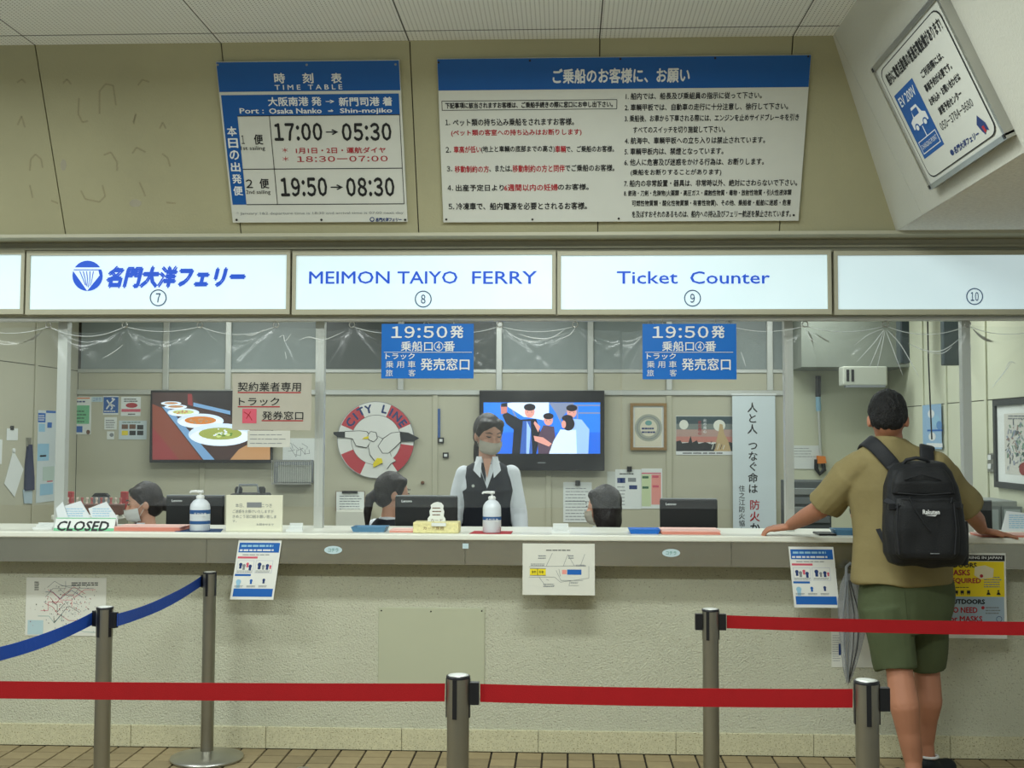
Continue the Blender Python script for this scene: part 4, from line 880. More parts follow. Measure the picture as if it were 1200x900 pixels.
def food(b, q):
    q.crop(170, 360, 3); B = lambda *a: b.poly(q, *a)
    B([(26, 300), (440, 300), (440, 536), (26, 536)], .001, L1['bg']); B([(26, 340), (60, 355), (200, 536), (26, 536)], .0015, L1['wood']); B([(26, 420), (120, 536), (26, 536)], .0017, L1['red'])
    B([(60, 350), (80, 350), (245, 536), (205, 536)], .002, L1['blu']); B([(160, 300), (440, 300), (440, 440), (330, 400), (180, 330)], .0018, L1['dk'])
    B([(170, 335), (300, 365), (300, 378), (170, 348)], .002, L1['blu']); B([(150, 305), (165, 305), (168, 348), (150, 342)], .002, L1['red'])
    for i, (x, y, rx, ry, f_) in enumerate(((92, 338, 36, 7, 'tan'), (108, 350, 40, 8, 'tan'), (135, 370, 56, 14, 'food2'), (195, 400, 82, 26, 'food1'), (265, 448, 112, 40, 'food3'))):
        z = .0022+i*.0006
        b.ell(q, x-rx, y-ry, x+rx, y+ry, z, L1['plate'], 28); b.ell(q, x-rx*.94, y-ry*.55, x+rx*.94, y+ry*.95, z+.0002, L1['wh'], 28); b.ell(q, x-rx*.68, y-ry*.62, x+rx*.68, y+ry*.45, z+.0004, L1[f_], 20)
        rg = random.Random(i)
        for k in range(26):
            a, r_ = rg.uniform(0, 6.28), rg.uniform(0, .6); xx, yy = x+rx*r_*math.cos(a), y-ry*.08+ry*r_*.7*math.sin(a); s_ = rg.uniform(.03, .08)*rx
            b.ell(q, xx-s_, yy-s_*.5, xx+s_, yy+s_*.5, z+.0005+k*1e-5, L1[rg.choice(['food1', 'tan', 'cup'] if f_ != 'food3' else ['food2', 'grn', 'wh', 'food2'])], 7)
    B([(330, 500), (440, 440), (440, 536), (300, 536)], .006, L1['tan'])
tv('wall television showing white plates of food, at the left of the office', 175.5, 457.5, 318.5, 542.5, 5, food, crop=C1)
L2 = {k: lit(k, *v) for k, v in dict(sky=(36, 120, 235), sea=(30, 100, 215), wh=(205, 225, 250), blk=(22, 26, 38), den=(50, 90, 170), sk=(214, 150, 140), sk2=(190, 120, 112), hair=(28, 24, 34), cuff=(150, 185, 235), brn=(80, 62, 80), pole=(120, 130, 160)).items()}
def people(b, q):
    q.crop(500, 360, 3); B = lambda p_, d, m_: b.poly(q, p_, d, L2[m_])
    B([(200, 335), (610, 335), (610, 515), (200, 515)], .001, 'sky'); B([(200, 440), (610, 440), (610, 515), (200, 515)], .0012, 'sea')
    for p_ in ([(290, 335), (330, 420)], [(400, 335), (408, 400)], [(440, 335), (480, 420)], [(300, 350), (340, 350)], [(530, 345), (530, 510)], [(535, 372), (610, 372)], [(500, 345), (610, 345)]): b.line(q, p_, 5, .0014, L2['pole'])
    B([(270, 340), (300, 335), (430, 335), (430, 400), (340, 385)], .0016, 'wh'); B([(430, 336), (520, 336), (470, 395)], .0017, 'pole')
    def person(x, y, r_, body, bm_, z):
        B(body, z, bm_); b.ell(q, x-r_, y-r_*1.1, x+r_, y+r_*1.25, z+.0003, L2['sk'], 18); b.ell(q, x-r_*1.15, y-r_*1.5, x+r_*1.15, y-r_*.1, z+.0006, L2['hair'], 18)
        for s_ in (-1, 1): b.pr(q, x+s_*r_*.4-2, y+r_*.1, x+s_*r_*.4+2, y+r_*.1+2, z+.0008, L2['hair'])
        b.pr(q, x-r_*.3, y+r_*.68, x+r_*.3, y+r_*.76, z+.0008, L2['sk2'])
    person(510, 368, 17, [(490, 390), (545, 395), (572, 430), (568, 515), (500, 515)], 'cuff', .002)
    person(362, 366, 18, [(266, 380), (280, 368), (330, 395), (385, 392), (400, 440), (385, 515), (300, 515), (306, 430), (280, 410)], 'blk', .003)
    B([(338, 400), (366, 400), (372, 515), (328, 515)], .0042, 'den'); B([(352, 400), (366, 430), (360, 515), (350, 515)], .0044, 'cuff')
    person(428, 396, 16, [(410, 415), (448, 420), (458, 515), (392, 515), (390, 460)], 'brn', .004)
    B([(376, 452), (410, 458), (440, 480), (430, 490), (380, 470)], .0055, 'sk'); B([(400, 420), (380, 400), (376, 408), (392, 440)], .0055, 'sk')
    person(495, 404, 17, [(470, 430), (525, 432), (528, 515), (430, 515), (446, 470)], 'wh', .006); b.ell(q, 476, 386, 520, 434, .0075, L2['hair'], 18); b.ell(q, 474, 398, 490, 426, .0078, L2['sk'], 12)
    B([(260, 345), (284, 340), (282, 372), (262, 376)], .0045, 'sk2'); B([(262, 338), (284, 336), (284, 350), (262, 350)], .0046, 'blk')
t2, FP2 = tv('big wall television behind the standing clerk showing four young people outdoors', 561.5, 457.5, 708.5, 551.5, 5, people, crop=C3)
child(t2, 'chin_bar', lambda b: b.pr(FP2, 390, 545, 418, 549, .001, 'grey'))
# --- painted life ring board
BP.crop(380, 450, 4.733); LB_ = front(YB-0.03); LB_.crop(380, 450, 4.733)
lr = thing('life_ring_board', 'round red and white life ring board with blue lettering and a white seagull', 'sign', tuple(BP.at(288, 522)))
MR = flat('ring_red', 188, 62, 72, 0.5); MWh = flat('ring_white', 226, 228, 222, 0.5)
circ = lambda r_, n=40: [(288+r_*math.cos(2*math.pi*k/n), 310+r_*math.sin(2*math.pi*k/n)) for k in range(n)]
child(lr, 'disc', lambda b: (b.prism(BP, circ(213), .001, .029, K['grey']), b.prism(BP, circ(210), .001, .030, MWh)))
for a0, a1 in ((203, 243), (293.5, 335), (9, 56), (115, 157.5)): child(lr, 'red_band', lambda b: b.ring(LB_, 288, 310, 139, 210, .001, MR, 10, a0, a1))
child(lr, 'inner_outline', lambda b: b.ring(LB_, 288, 310, 137, 139, .0012, 'black', 40))
child(lr, 'lettering', lambda b: [textem(b, LB_, c_, x, y, 62, 'navy', .0015, .03, r_) for c_, x, y, r_ in (('C', 143, 212, 52), ('I', 172, 178, 40), ('T', 203, 152, 28), ('Y', 245, 138, 14), ('L', 334, 138, -14), ('I', 372, 155, -27), ('N', 406, 180, -40), ('E', 436, 216, -54))])
def gull(b):   # plain seagull in flight
    O = lambda p_, d, m_: b.prism(BP, p_, .032, d, m_)
    body = [(250, 345), (262, 310), (300, 290), (335, 310), (352, 350), (375, 400), (400, 425), (372, 440), (350, 470), (325, 440), (285, 425), (258, 390)]
    O([(c_[0]+(-3 if c_[0] < 310 else 3), c_[1]+(-3 if c_[1] < 370 else 3)) for c_ in body], .0335, K['black']); O(body, .035, MWh)
    O([(300, 345), (330, 300), (375, 270), (425, 264), (430, 320), (400, 350), (360, 385), (325, 385)], .036, K['black']); O([(304, 345), (333, 303), (376, 273), (422, 267), (427, 318), (398, 347), (359, 382), (328, 382)], .038, MWh)
    O([(272, 300), (240, 262), (200, 258), (118, 262), (116, 298), (160, 305), (180, 345), (240, 355)], .036, K['black']); O([(270, 303), (238, 265), (200, 261), (120, 265), (119, 296), (162, 302), (182, 341), (240, 351)], .038, MWh)
    O([(262, 262), (292, 268), (300, 300), (280, 322), (250, 312), (244, 284)], .039, K['black']); O([(263, 265), (290, 271), (297, 300), (279, 319), (253, 309), (248, 284)], .041, MWh)
child(lr, 'seagull', gull)
for p_ in ([(422, 264), (470, 270), (530, 300), (500, 318), (428, 320)], [(120, 264), (56, 266), (56, 278), (80, 296), (118, 298)]): child(lr, 'wing_tip', lambda b: b.prism(BP, p_, .034, .040, flat('wing_dark', 40, 44, 48)))
child(lr, 'beak', lambda b: b.prism(BP, [(250, 288), (225, 296), (216, 305), (250, 304)], .034, .043, K['yellow'])); child(lr, 'foot', lambda b: b.prism(BP, [(275, 440), (298, 410), (322, 412), (328, 435), (300, 450), (278, 462)], .034, .042, K['yellow']))
# --- papers in the middle
S_(BP, 'route_sheet', 'white sheet with a route drawing on the wall above the wire basket', 'notice', 331.5, 513.5, 370, 540, M_OP, C1, lambda b, q: [b.line(q, [(495+8*i, 470+(i*37) % 50), (515+8*i, 480+(i*23) % 50), (520+7*i, 500)], 1.5, .0006, 'grey') for i in range(9)])
wb_ = thing('wall_basket', 'grey wire paper basket on the wall beside the food television', 'basket', tuple(BP.at(345, 567)))
BP.crop(0, 0, 1); a0 = BP.at(321.5, 567); a1 = BP.at(368, 539)
child(wb_, 'tray', lambda b: (b.box(a0.x, YB-.11, a0.z, a1.x, YB-.013, a0.z+.012, 'steel'), b.box(a0.x, YB-.02, a0.z, a1.x, YB-.013, a1.z, 'grey'), b.box(a0.x, YB-.115, a1.z-.012, a1.x, YB-.105, a1.z, 'steel')))
for k in range(19): child(wb_, 'wire', lambda b: b.tube([(a0.x+.004+(a1.x-a0.x-.008)*k/18, YB-.11, a0.z), (a0.x+.004+(a1.x-a0.x-.008)*k/18, YB-.11, a1.z)], .0022, 'alu', 5))
S_(front(YB-.115), 'folder_label', 'plain grey sheet lying in the wire basket', 'paper', 325, 545, 364, 565, flat('grey_sheet', 172, 176, 168), C1, None, d=-.03)
cb = thing('clipboard', 'clipboard with a printed form leaning above the white cabinet', 'clipboard', tuple(BP.at(411, 600)))
child(cb, 'sheet', lambda b: (b.prism(BP, [(395, 576), (427.5, 576), (427.5, 600), (395, 600)], .03, .034, M_OP), b.lines(offp(BP, .0345), 398, 580, 425, 598, 6, .001, 'grey', .3)))
child(cb, 'board', lambda b: b.prism(BP, [(394.3, 575.5), (428.2, 575.5), (428.2, 601), (394.3, 601)], .024, .03, K['brown'])); child(cb, 'clip', lambda b: b.prism(BP, [(402, 575), (420, 575), (420, 578), (402, 578)], .034, .045, K['plastic_black']))
b = MB(); q0, q1 = P(393, 640, 9.2), P(429.5, 599, 9.2); b.bbox(q0.x, 9.2, 0.0, q1.x, 9.46, q1.z, flat('cabinet_white', 212, 214, 202), .006, 2); cbn = b.build('filing_cabinet', None, 'white cabinet below the clipboard, left of the ponytailed clerk', 'cabinet')
for x, y, l_ in ((517, 516, 'small dark square wall switch, upper of two beside the blue strip'), (522.5, 533.5, 'small dark square wall switch, lower of two beside the blue strip')):
    w_ = thing('wall_switch', l_, 'switch', tuple(BP.at(x, y+3)), 'wall switches left of the standing clerk')
    child(w_, 'plate', lambda b: b.prism(BP, [(x-3.4, y-3.2), (x+3.4, y-3.2), (x+3.4, y+3.2), (x-3.4, y+3.2)], .003, .018, K['plastic_black'])); child(w_, 'button', lambda b: b.prism(BP, [(x-1.8, y-1.6), (x+1.8, y-1.6), (x+1.8, y+1.6), (x-1.8, y+1.6)], .018, .023, K['plastic_white']))
b = MB(); b.prism(BP, [(513.3, 479), (516, 479), (516, 514), (513.3, 514)], .002, .014, flat('strip_blue', 50, 90, 150)); b.build('blue_strip', None, 'narrow vertical blue strip on the wall above the switches', 'strip')
BP.crop(0, 0, 1)
def form(b, q): b.lines(q, 488, 632, 575, 752, 11, .0006, 'grey', .22, .8); b.pr(q, 486, 682, 580, 684, .0007, 'grey')
S_(BP, 'form_sheet', 'white printed form clipped to the wall under the big television', 'notice', 660, 565, 693.5, 612, M_OP, C3, form)
S_(BP, 'guide_sheet', 'white sheet with blue pictures on the wall right of the seated bob-haired clerk', 'notice', 721, 550, 751.5, 596.5, M_OP, C4, lambda b, q: (b.lines(q, 138, 582, 196, 590, 1, .0006, 'black'), b.pr(q, 130, 600, 158, 618, .0006, 'navy'), b.pr(q, 168, 600, 196, 614, .0006, 'grey'), b.pr(q, 172, 626, 200, 640, .0006, 'navy'), b.lines(q, 130, 626, 160, 700, 6, .0006, 'grey', .25)))
S_(BP, 'price_table', 'green and pink price table sheet on the wall, beside the sheet with blue pictures', 'notice', 751.7, 549, 776, 596, M_OP, C4, lambda b, q: (b.pr(q, 216, 582, 284, 586, .0006, 'rose'), b.pr(q, 216, 588, 248, 700, .0006, flat('lgreen', 200, 215, 170)), b.pr(q, 250, 588, 284, 694, .0006, 'pink'), [b.pr(q, x, y, x+22, y+8, .001, m_) for x, y, m_ in ((218, 594, 'dgreen'), (253, 592, 'rose'), (218, 630, 'dgreen'), (254, 626, 'rose'))]))
S_(BP, 'back_sheet', 'pale sheet half hidden behind the sheet with blue pictures', 'notice', 711.5, 552.5, 722, 574, flat('pale_sheet', 205, 210, 202), C4, None, d=.0005)
for x, y, l_ in ((677, 566, 'dark clip holding the printed form under the big television'), (737.5, 549.5, 'dark clip holding the sheet with blue pictures')):
    b = MB(); b.prism(BP, [(x-2.8, y-3), (x+2.8, y-3), (x+2.8, y+3), (x-2.8, y+3)], .005, .018, K['plastic_black']); b.build('wall_clip', None, l_, 'clip', 'dark clips on the office wall')
b = MB(); b.lathe(BP.at(495.5, 565.5, .012), [(0.014, 0), (0.014, .012), (0.008, .016)], K['brown'], 14, V((0, -1, 0))); b.build('wall_magnet', None, 'small round brown magnet on the wall right of the ponytailed clerk', 'magnet')
# framed certificate
def frame(name, label, pl, x0, y0, x1, y1, wd, dm, fm, im, draw, crop):
    pl.crop(0, 0, 1); u0, v0, u1, v1 = pl.box(x0, y0, x1, y1); r = thing(name, label, 'picture', tuple(pl.p((u0+u1)/2, v0, 0)))
    child(r, 'picture_panel', lambda b: b.slab(pl, u0+wd, v0+wd, u1-wd, v1-wd, .002, .012, im))
    child(r, 'frame', lambda b: [b.slab(pl, *a, .001, .026, fm) for a in ((u0, v0, u1, v0+wd), (u0, v1-wd, u1, v1), (u0, v0+wd, u0+wd, v1-wd), (u1-wd, v0+wd, u1, v1-wd))])
    q = offp(pl, .013); q.crop(*crop); child(r, 'print', lambda b: draw(b, q)); return r
GOLD = mat('gold_frame', srgb(150, 118, 70), 0.45, 0.3, 0.15, 40)
def cert(b, q):
    b.pr(q, 192, 354, 286, 490, .0003, flat('certificate_paper', 214, 210, 188)); b.ring(q, 240, 424, 30, 48, .0006, flat('seal', 160, 165, 150), 28); b.ring(q, 240, 424, 38, 41, .001, 'grey', 28); b.ell(q, 228, 398, 252, 416, .001, 'teal', 14)
    b.lines(q, 216, 420, 266, 446, 2, .001, 'navy')
frame('framed_certificate', 'small gold-framed certificate with a round wreath on the office wall', BP, 738.5, 472.5, 781, 527.5, .022, .02, GOLD, M_OP, cert, C4)
L3 = {k: flat('moon_'+k, *v) for k, v in dict(a=(58, 78, 84), b=(120, 130, 126), c=(180, 150, 140), d=(196, 130, 118), k=(35, 38, 40), m=(225, 228, 215), g=(190, 165, 120)).items()}
def moon(b, q):
    for i, (y0, y1, k) in enumerate(((384, 410, 'a'), (410, 430, 'b'), (430, 455, 'c'), (455, 475, 'd'))): b.pr(q, 337, y0, 535, y1, .0006, L3[k])
    sk = [(337, 506), (337, 472), (352, 468), (358, 478), (380, 476), (388, 452), (394, 476), (410, 468), (416, 480), (440, 474), (460, 482), (480, 478), (500, 470), (535, 476), (535, 506)]; b.poly(q, sk, .001, L3['k'])
    b.ell(q, 348, 396, 380, 430, .001, L3['m']); b.ell(q, 468, 396, 510, 436, .001, L3['m']); b.poly(q, [(470, 506), (478, 470), (486, 440), (490, 410), (500, 412), (506, 445), (520, 470), (530, 506)], .0014, L3['g'])
    for i in range(6): b.line(q, [(452+10*i, 500), (462+9*i, 470+3*i)], 2, .0016, L3['m'] if i % 2 else L3['k'])
    for i, c_ in enumerate('火の用心'): textem(b, q, c_, 420, 404+13*i, 13, 'red', .0018, .02); textem(b, q, c_, 438, 398+13*i, 12, 'white', .0018, .02)
    b.pr(q, 337, 507, 535, 519, .0006, 'white'); b.lines(q, 360, 509, 525, 517, 1, .001, 'black')
S_(BP, 'moon_poster', 'dark landscape poster with two moons over a red skyline on the office wall', 'poster', 792, 487.5, 859, 533, M_OP, C4, moon)
# fire banner
BF = front(YB-.045); u0, v1 = BF.uv(858, 462.5)[0], BF.uv(883, 462.5)[1]; u1 = BF.uv(909, 540)[0]
bn = thing('fire_banner', 'tall white vertical cloth banner with black and red fire safety writing', 'banner', ((u0+u1)/2, YB-.045, v1-1.35))
child(bn, 'cloth', lambda b: b.slab(BF, u0, v1-1.35, u1, v1, -.002, 0, flat('banner_cloth', 212, 224, 228, 0.8)))
child(bn, 'rod', lambda b: (b.tube([BF.p(u0-.008, v1, 0), BF.p(u1+.008, v1, 0)], .009, 'plastic_white', 8)))
child(bn, 'rod', lambda b: (b.tube([BF.p(u0-.008, v1-1.35, 0), BF.p(u1+.008, v1-1.35, 0)], .009, 'plastic_white', 8)))
BF.crop(*C5)
def bt(b):
    for c_, y in zip('人と人', (353, 391, 429)): textem(b, BF, c_, 125, y, 37, 'black', .0015, .015)
    for c_, y in zip('つなぐ命は', (487, 524, 560, 600, 638)): textem(b, BF, c_, 127, y, 36, 'black', .0015, .015)
    for c_, y in zip('から', (775, 812)): textem(b, BF, c_, 134, y, 37, 'black', .0015, .015)
    for i, c_ in enumerate('住之江防火協力会'): textem(b, BF, c_, 88, 637+24.5*i, 23, 'black', .0015, .004)
child(bn, 'lettering', bt)
child(bn, 'lettering', lambda b: [textem(b, BF, c_, 133, y, 37, 'red', .0015, .015) for c_, y in zip('防火', (695, 736))])
# right part of the office
BP.crop(0, 0, 1)
S_(BP, 'wall_memo', 'plain white sheet on the wall beside the orange-ended pole', 'notice', 928.5, 522, 960, 549.5, M_OP, C5, lambda b, q: b.lines(q, 272, 492, 350, 530, 4, .0006, 'grey', .2, .6), d=.009)
pl_ = thing('reach_pole', 'grey pole with an orange and black handle hanging on the office wall', 'pole', tuple(BP.at(960, 556)))
BD = front(YB-.04); BD.crop(*C5)
child(pl_, 'grip', lambda b: b.tube([BD.at(357, 242), BD.at(356, 315)], .022, K['plastic_black'], 12)); child(pl_, 'sleeve', lambda b: b.tube([BD.at(356, 315), BD.at(358, 365)], .02, 'lblue', 12))
child(pl_, 'shaft', lambda b: b.tube([BD.at(358, 365), BD.at(366, 525)], .012, 'alu', 10)); child(pl_, 'clamp', lambda b: b.prism(BD, [(352, 522), (380, 524), (384, 548), (352, 550)], -.02, .02, K['orange']))
child(pl_, 'clamp_jaw', lambda b: b.tube([BD.at(350, 535), BD.at(350, 570), BD.at(362, 586), BD.at(378, 572), BD.at(374, 550)], .017, K['plastic_black'], 8))
child(pl_, 'hook', lambda b: b.tube([BP.at(959, 441, .012), BD.at(357, 246)], .008, K['steel'], 8))
b = MB(); BK = front(8.6)
sh = thing('storage_shelf', 'dark grey shelf unit in the office left of the backpacker', 'shelf', (P(948, 600, 8.7).x, 8.7, 0))
s0, s1 = P(925, 564, 8.6), P(974, 564, 8.6)
child(sh, 'cabinet_body', lambda b: b.bbox(s0.x, 8.6, 0, s1.x, 8.95, s0.z, flat('shelf_dark', 70, 76, 78), .006, 2))
for k, yy in enumerate((572, 583, 594, 605)): child(sh, 'drawer', lambda b: b.bbox(s0.x+.015, 8.585, P(950, yy+8, 8.6).z, s1.x-.015, 8.6, P(950, yy, 8.6).z, flat('drawer_%d' % (k % 2), *((125, 130, 128), (92, 98, 100))[k % 2]), .004, 1))
ac = thing('air_conditioner', 'pale wall air conditioner with vent slots high in the office corner', 'air conditioner', (P(1012, 452, 8.9).x, 8.95, P(1012, 455, 8.9).z))
c0, c1 = P(988, 452, 8.8), P(1040, 429, 8.8)
child(ac, 'casing', lambda b: b.bbox(c0.x, 8.8, c0.z, c1.x, 8.945, c1.z, flat('ac_body', 186, 190, 176), .012, 3)); child(ac, 'outlet_flap', lambda b: b.box(c0.x+.02, 8.79, c0.z-.012, c1.x-.02, 8.86, c0.z+.004, K['grey']))
for k in range(2): child(ac, 'vent', lambda b: b.box(c0.x+.025+k*.035, 8.797, c0.z+.03, c0.x+.045+k*.035, 8.802, c1.z-.025, K['rubber']))
# hanging dark unit and speaker under the office ceiling
b = MB(); h0, h1 = P(1106, 428, 7.6), P(1125, 372, 7.6); b.bbox(h0.x, 7.6, h0.z, h1.x, 7.66, ZOC-.001, flat('dark_panel', 55, 66, 70, 0.3), .005, 1); b.build('hanging_monitor', None, 'thin dark screen hanging edge-on from the office ceiling', 'screen')
b = MB(); h0, h1 = P(1056, 426, 8.3), P(1066, 380, 8.3); b.bbox(h0.x, 8.3, h0.z, h1.x, 8.42, ZOC-.001, flat('dark_panel', 55, 66, 70, 0.3), .01, 2); b.build('hanging_box', None, 'narrow dark box hanging from the office ceiling above the backpacker', 'box')
pts = [(h.x, h.y, h.z) for h in (P(1087, 376, 8.0), P(1088, 420, 8.0), P(1090, 470, 8.0), P(1092, 515, 8.0))]
b = MB(); b.tube([(pts[0][0], 8.0, ZOC-.002)]+pts, .005, K['rubber'], 6); b.build('hanging_cable', None, 'thin dark cable hanging from the office ceiling before the blue poster', 'cable')
RW.crop(0, 0, 1)
def rsheet(name, label, cat, x0, y0, x1, y1, m, draw=None, d=.014, **k): return sheet(name, label, cat, RW, x0, y0, x1, y1, d, m, draw, crop=C7, **k)
rsheet('sky_poster', 'pale blue poster on the right office side wall behind the backpacker', 'poster', 1084, 474, 1106, 526, flat('poster_sky', 150, 185, 215), lambda b, q: (b.ell(q, 322, 360, 345, 390, .0006, 'white'), b.ell(q, 340, 380, 365, 420, .0006, 'lblue'), b.pr(q, 320, 430, 374, 436, .0006, 'blue'), b.ell(q, 325, 440, 350, 470, .0008, 'white'), b.ell(q, 352, 400, 372, 430, .0008, flat('poster_deep', 90, 140, 195)), b.pr(q, 318, 478, 374, 492, .0006, 'white')))
def art(b, q):
    rg = random.Random(3); b.pr(q, 592, 372, 700, 590, .0003, flat('art_bg', 205, 205, 196))
    cols = [flat('art_'+str(i), *c_) for i, c_ in enumerate(((120, 150, 130), (90, 100, 110), (200, 205, 205), (140, 150, 165), (150, 130, 125), (70, 90, 80)))]
    for i in range(150):
        x, y = rg.uniform(600, 690), rg.gauss(480, 45)
        if y < 385 or y > 580: continue
        b.line(q, [(x, y), (x+rg.uniform(-9, 9), y+rg.uniform(4, 22))], rg.uniform(2, 6), .0006+i*1e-5, rg.choice(cols))
    b.ell(q, 644, 545, 680, 592, .0025, flat('art_red', 140, 60, 58), 16)
    b.lines(q, 605, 378, 690, 396, 2, .002, 'grey')
frame('framed_drawing', 'large dark-framed colourful drawing on the right office wall, cut off at the edge', RW, 1169, 467, 1216, 573.5, .035, .02, flat('frame_dark', 52, 56, 58, 0.4), M_OP, art, C7)
for o_ in [o for o in COL.objects if o.parent and o.parent.name.startswith('framed_drawing')]: pass
sw = thing('switch_plate', 'steel double switch plate on the right office wall left of the framed drawing', 'switch', tuple(RW.at(1163, 553)))
RW.crop(0, 0, 1); child(sw, 'plate', lambda b: b.prism(RW, [(1160, 531.5), (1166.5, 531), (1166.5, 553), (1160, 553)], .002, .012, K['steel']))
for y in (536, 546.5): child(sw, 'rocker', lambda b: b.prism(RW, [(1161.3, y-3), (1165, y-3), (1165, y+3), (1161.3, y+3)], .012, .02, K['plastic_white']))
b = MB(); k0, k1 = P(1146, 587, 6.80), P(1215, 587, 6.80)
gc = thing('grey_cabinet', 'grey metal cabinet with glass doors at the right end of the office', 'cabinet', ((k0.x+XR-.03)/2, 6.8, 0))
child(gc, 'cabinet_body', lambda b: b.bbox(k0.x, 6.8, 0, XR-.03, 7.2, k0.z, flat('cab_grey', 150, 156, 152), .006, 2))
for i in range(2):
    xa = k0.x+.008+i*.118; child(gc, 'door', lambda b: (b.box(xa, 6.792, .06, xa+.112, 6.799, k0.z-.03, flat('cab_door', 120, 128, 128)), b.box(xa+.012, 6.788, .5, xa+.1, 6.792, k0.z-.045, flat('cab_glass', 165, 175, 178, .2))))
b = MB(); k0, k1 = P(1140, 585, 6.9), P(1165, 585, 6.9)
# ================================================================== DESK AND COUNTER ITEMS
dk = thing('office_desk', 'white inner desk just behind the ticket counter', 'desk', (0, 6.5, 0))
child(dk, 'desktop', lambda b: b.bbox(XL+.02, 6.24, .715, XR-.02, 6.56, .745, M_TOP, .004, 1))
for x in (-3.5, -1.8, 0, 1.6): child(dk, 'leg', lambda b: b.box(x-.02, 6.3, 0.001, x+.02, 6.52, .715, K['steel']))
def bz(x, y, Y): return P(x, y, Y)
M_MON = flat('monitor_black', 26, 28, 30, 0.4); M_MONT = flat('monitor_grey', 62, 68, 68, 0.4)
def monitor(label, x0, x1, yt, Y, tilt=0.0, logo=True):
    a, c = P(x0, yt, Y), P(x1, yt, Y); cx = (a.x+c.x)/2; zt_ = a.z
    t = thing('computer_monitor', label, 'monitor', (cx, Y+.05, .7455), 'computer monitors behind the counter')
    child(t, 'back_shell', lambda b: (b.bbox(a.x, Y, zt_-.30, c.x, Y+.035, zt_-.004, M_MON, .008, 2), b.bbox(a.x+.002, Y-.001, zt_-.006, c.x-.002, Y+.036, zt_, K['grey'], .002, 1)))
    child(t, 'screen', lambda b: b.box(a.x+.012, Y+.035, zt_-.285, c.x-.012, Y+.037, zt_-.02, K['rubber']))
    child(t, 'stand', lambda b: (b.bbox(cx-.035, Y-.005, .75, cx+.035, Y+.04, zt_-.2, M_MON, .006, 1), b.bbox(cx-.12, Y-.06, .7455, cx+.12, Y+.12, .76, M_MON, .004, 1)))
    if logo: q = front(Y-.001); xx = x0+(x1-x0)*.16; child(t, 'logo', lambda b: text(b, q, 'Lenovo', xx-4, yt+5.2, xx+8, yt+8, 'white', .0005, .02))
    return t
monitor('black monitor back behind the left blue-labelled sanitizer bottle', 194.5, 262, 580, 6.42)
monitor('black monitor back hiding the chin of the ponytailed clerk', 463, 536, 580.5, 6.30)
monitor('black monitor back right of the seated bob-haired clerk', 773.5, 841, 584, 6.40)
monitor('black monitor back to the right of the backpack', 1137, 1163, 586, 6.45, logo=False)
def tray(label, x0, x1, yb, col, grp='coin trays on the counter', hh=.018):
    Y = 5.80; a, c = P(x0, yb, Y), P(x1, yb, Y); t = thing('coin_tray', label, 'tray', ((a.x+c.x)/2, Y+.08, ZC+.0005), grp); m_ = flat(col[0], *col[1], 0.4); L_, D_ = c.x-a.x, .13
    def g(b):
        z0_, z1_ = ZC+.0005, ZC+.0005+hh; i = .014; o_ = [(a.x+.01, Y+.008), (c.x-.01, Y+.008), (c.x-.01, Y+D_-.008), (a.x+.01, Y+D_-.008)]; u_ = [(a.x, Y), (c.x, Y), (c.x, Y+D_), (a.x, Y+D_)]; n_ = [(a.x+i, Y+i), (c.x-i, Y+i), (c.x-i, Y+D_-i), (a.x+i, Y+D_-i)]
        vs = [(x, y, z0_) for x, y in o_]+[(x, y, z1_) for x, y in u_]+[(x, y, z1_) for x, y in [(p[0]+(.006 if k in (0, 3) else -.006), p[1]+(.006 if k < 2 else -.006)) for k, p in enumerate(u_)]]+[(x, y, z0_+.004) for x, y in n_]
        b.add(vs, [(3, 2, 1, 0)]+[(r_*4+k, r_*4+(k+1) % 4, r_*4+4+(k+1) % 4, r_*4+4+k) for r_ in range(3) for k in range(4)]+[(12, 13, 14, 15)], m_)
    child(t, 'tray_body', g)
    child(t, 'rubber_nubs', lambda b: [b.lathe((a.x+.025+(L_-.05)*i/7, Y+.03+j*.022, ZC+.0045), [(.003, 0), (.002, .006)], m_, 6) for i in range(8) for j in range(4)], kind='stuff')
    return t
tray('light blue coin tray in front of the ponytailed clerk', 411, 452, 627, ('tray_blue', (86, 132, 165)), hh=.024)
tray('bright blue coin tray in front of the seated bob-haired clerk', 737, 774, 627, ('tray_bright', (28, 110, 200)), hh=.022)
tray('light blue coin tray beside the phone at the left elbow of the backpacker', 979, 1010, 633, ('tray_blue', (86, 132, 165)), hh=.026)
M_PINK = flat('pink_paper', 226, 150, 132, 0.8); M_PINKL = flat('pink_top', 238, 196, 186, 0.8)
def stack(label, x0, x1, yt, Y, dep, n, sk=.0):
    a, c = P(x0, yt, Y), P(x1, yt, Y); hh = (a.z-ZC)/n
    t = thing('form_pile', label, 'paper pile', ((a.x+c.x)/2, Y+dep/2, ZC+.0005), 'pink form piles on the counter')
    for k in range(n):
        r1 = random.uniform(-.003, .003); child(t, 'form_bundle', lambda b: b.bbox(a.x+r1, Y+abs(r1), ZC+.0005+hh*k, c.x+r1, Y+dep, ZC+.0005+hh*(k+1)-.0006, M_PINKL if k == n-1 else M_PINK, .0012, 1))
    return t
stack('pink form pile right of the closed sign', 132, 211, 617, 5.77, .17, 5)
stack('thin pink form pile between the light blue tray and the yellow box', 456, 484, 621, 5.80, .14, 2)
stack('pink form pile before the monitor, left of the fire banner', 775, 844, 621.5, 5.78, .20, 3)
stack('pink form pile at the right picture edge past the hand', 1150, 1240, 626.5, 5.75, .16, 3)
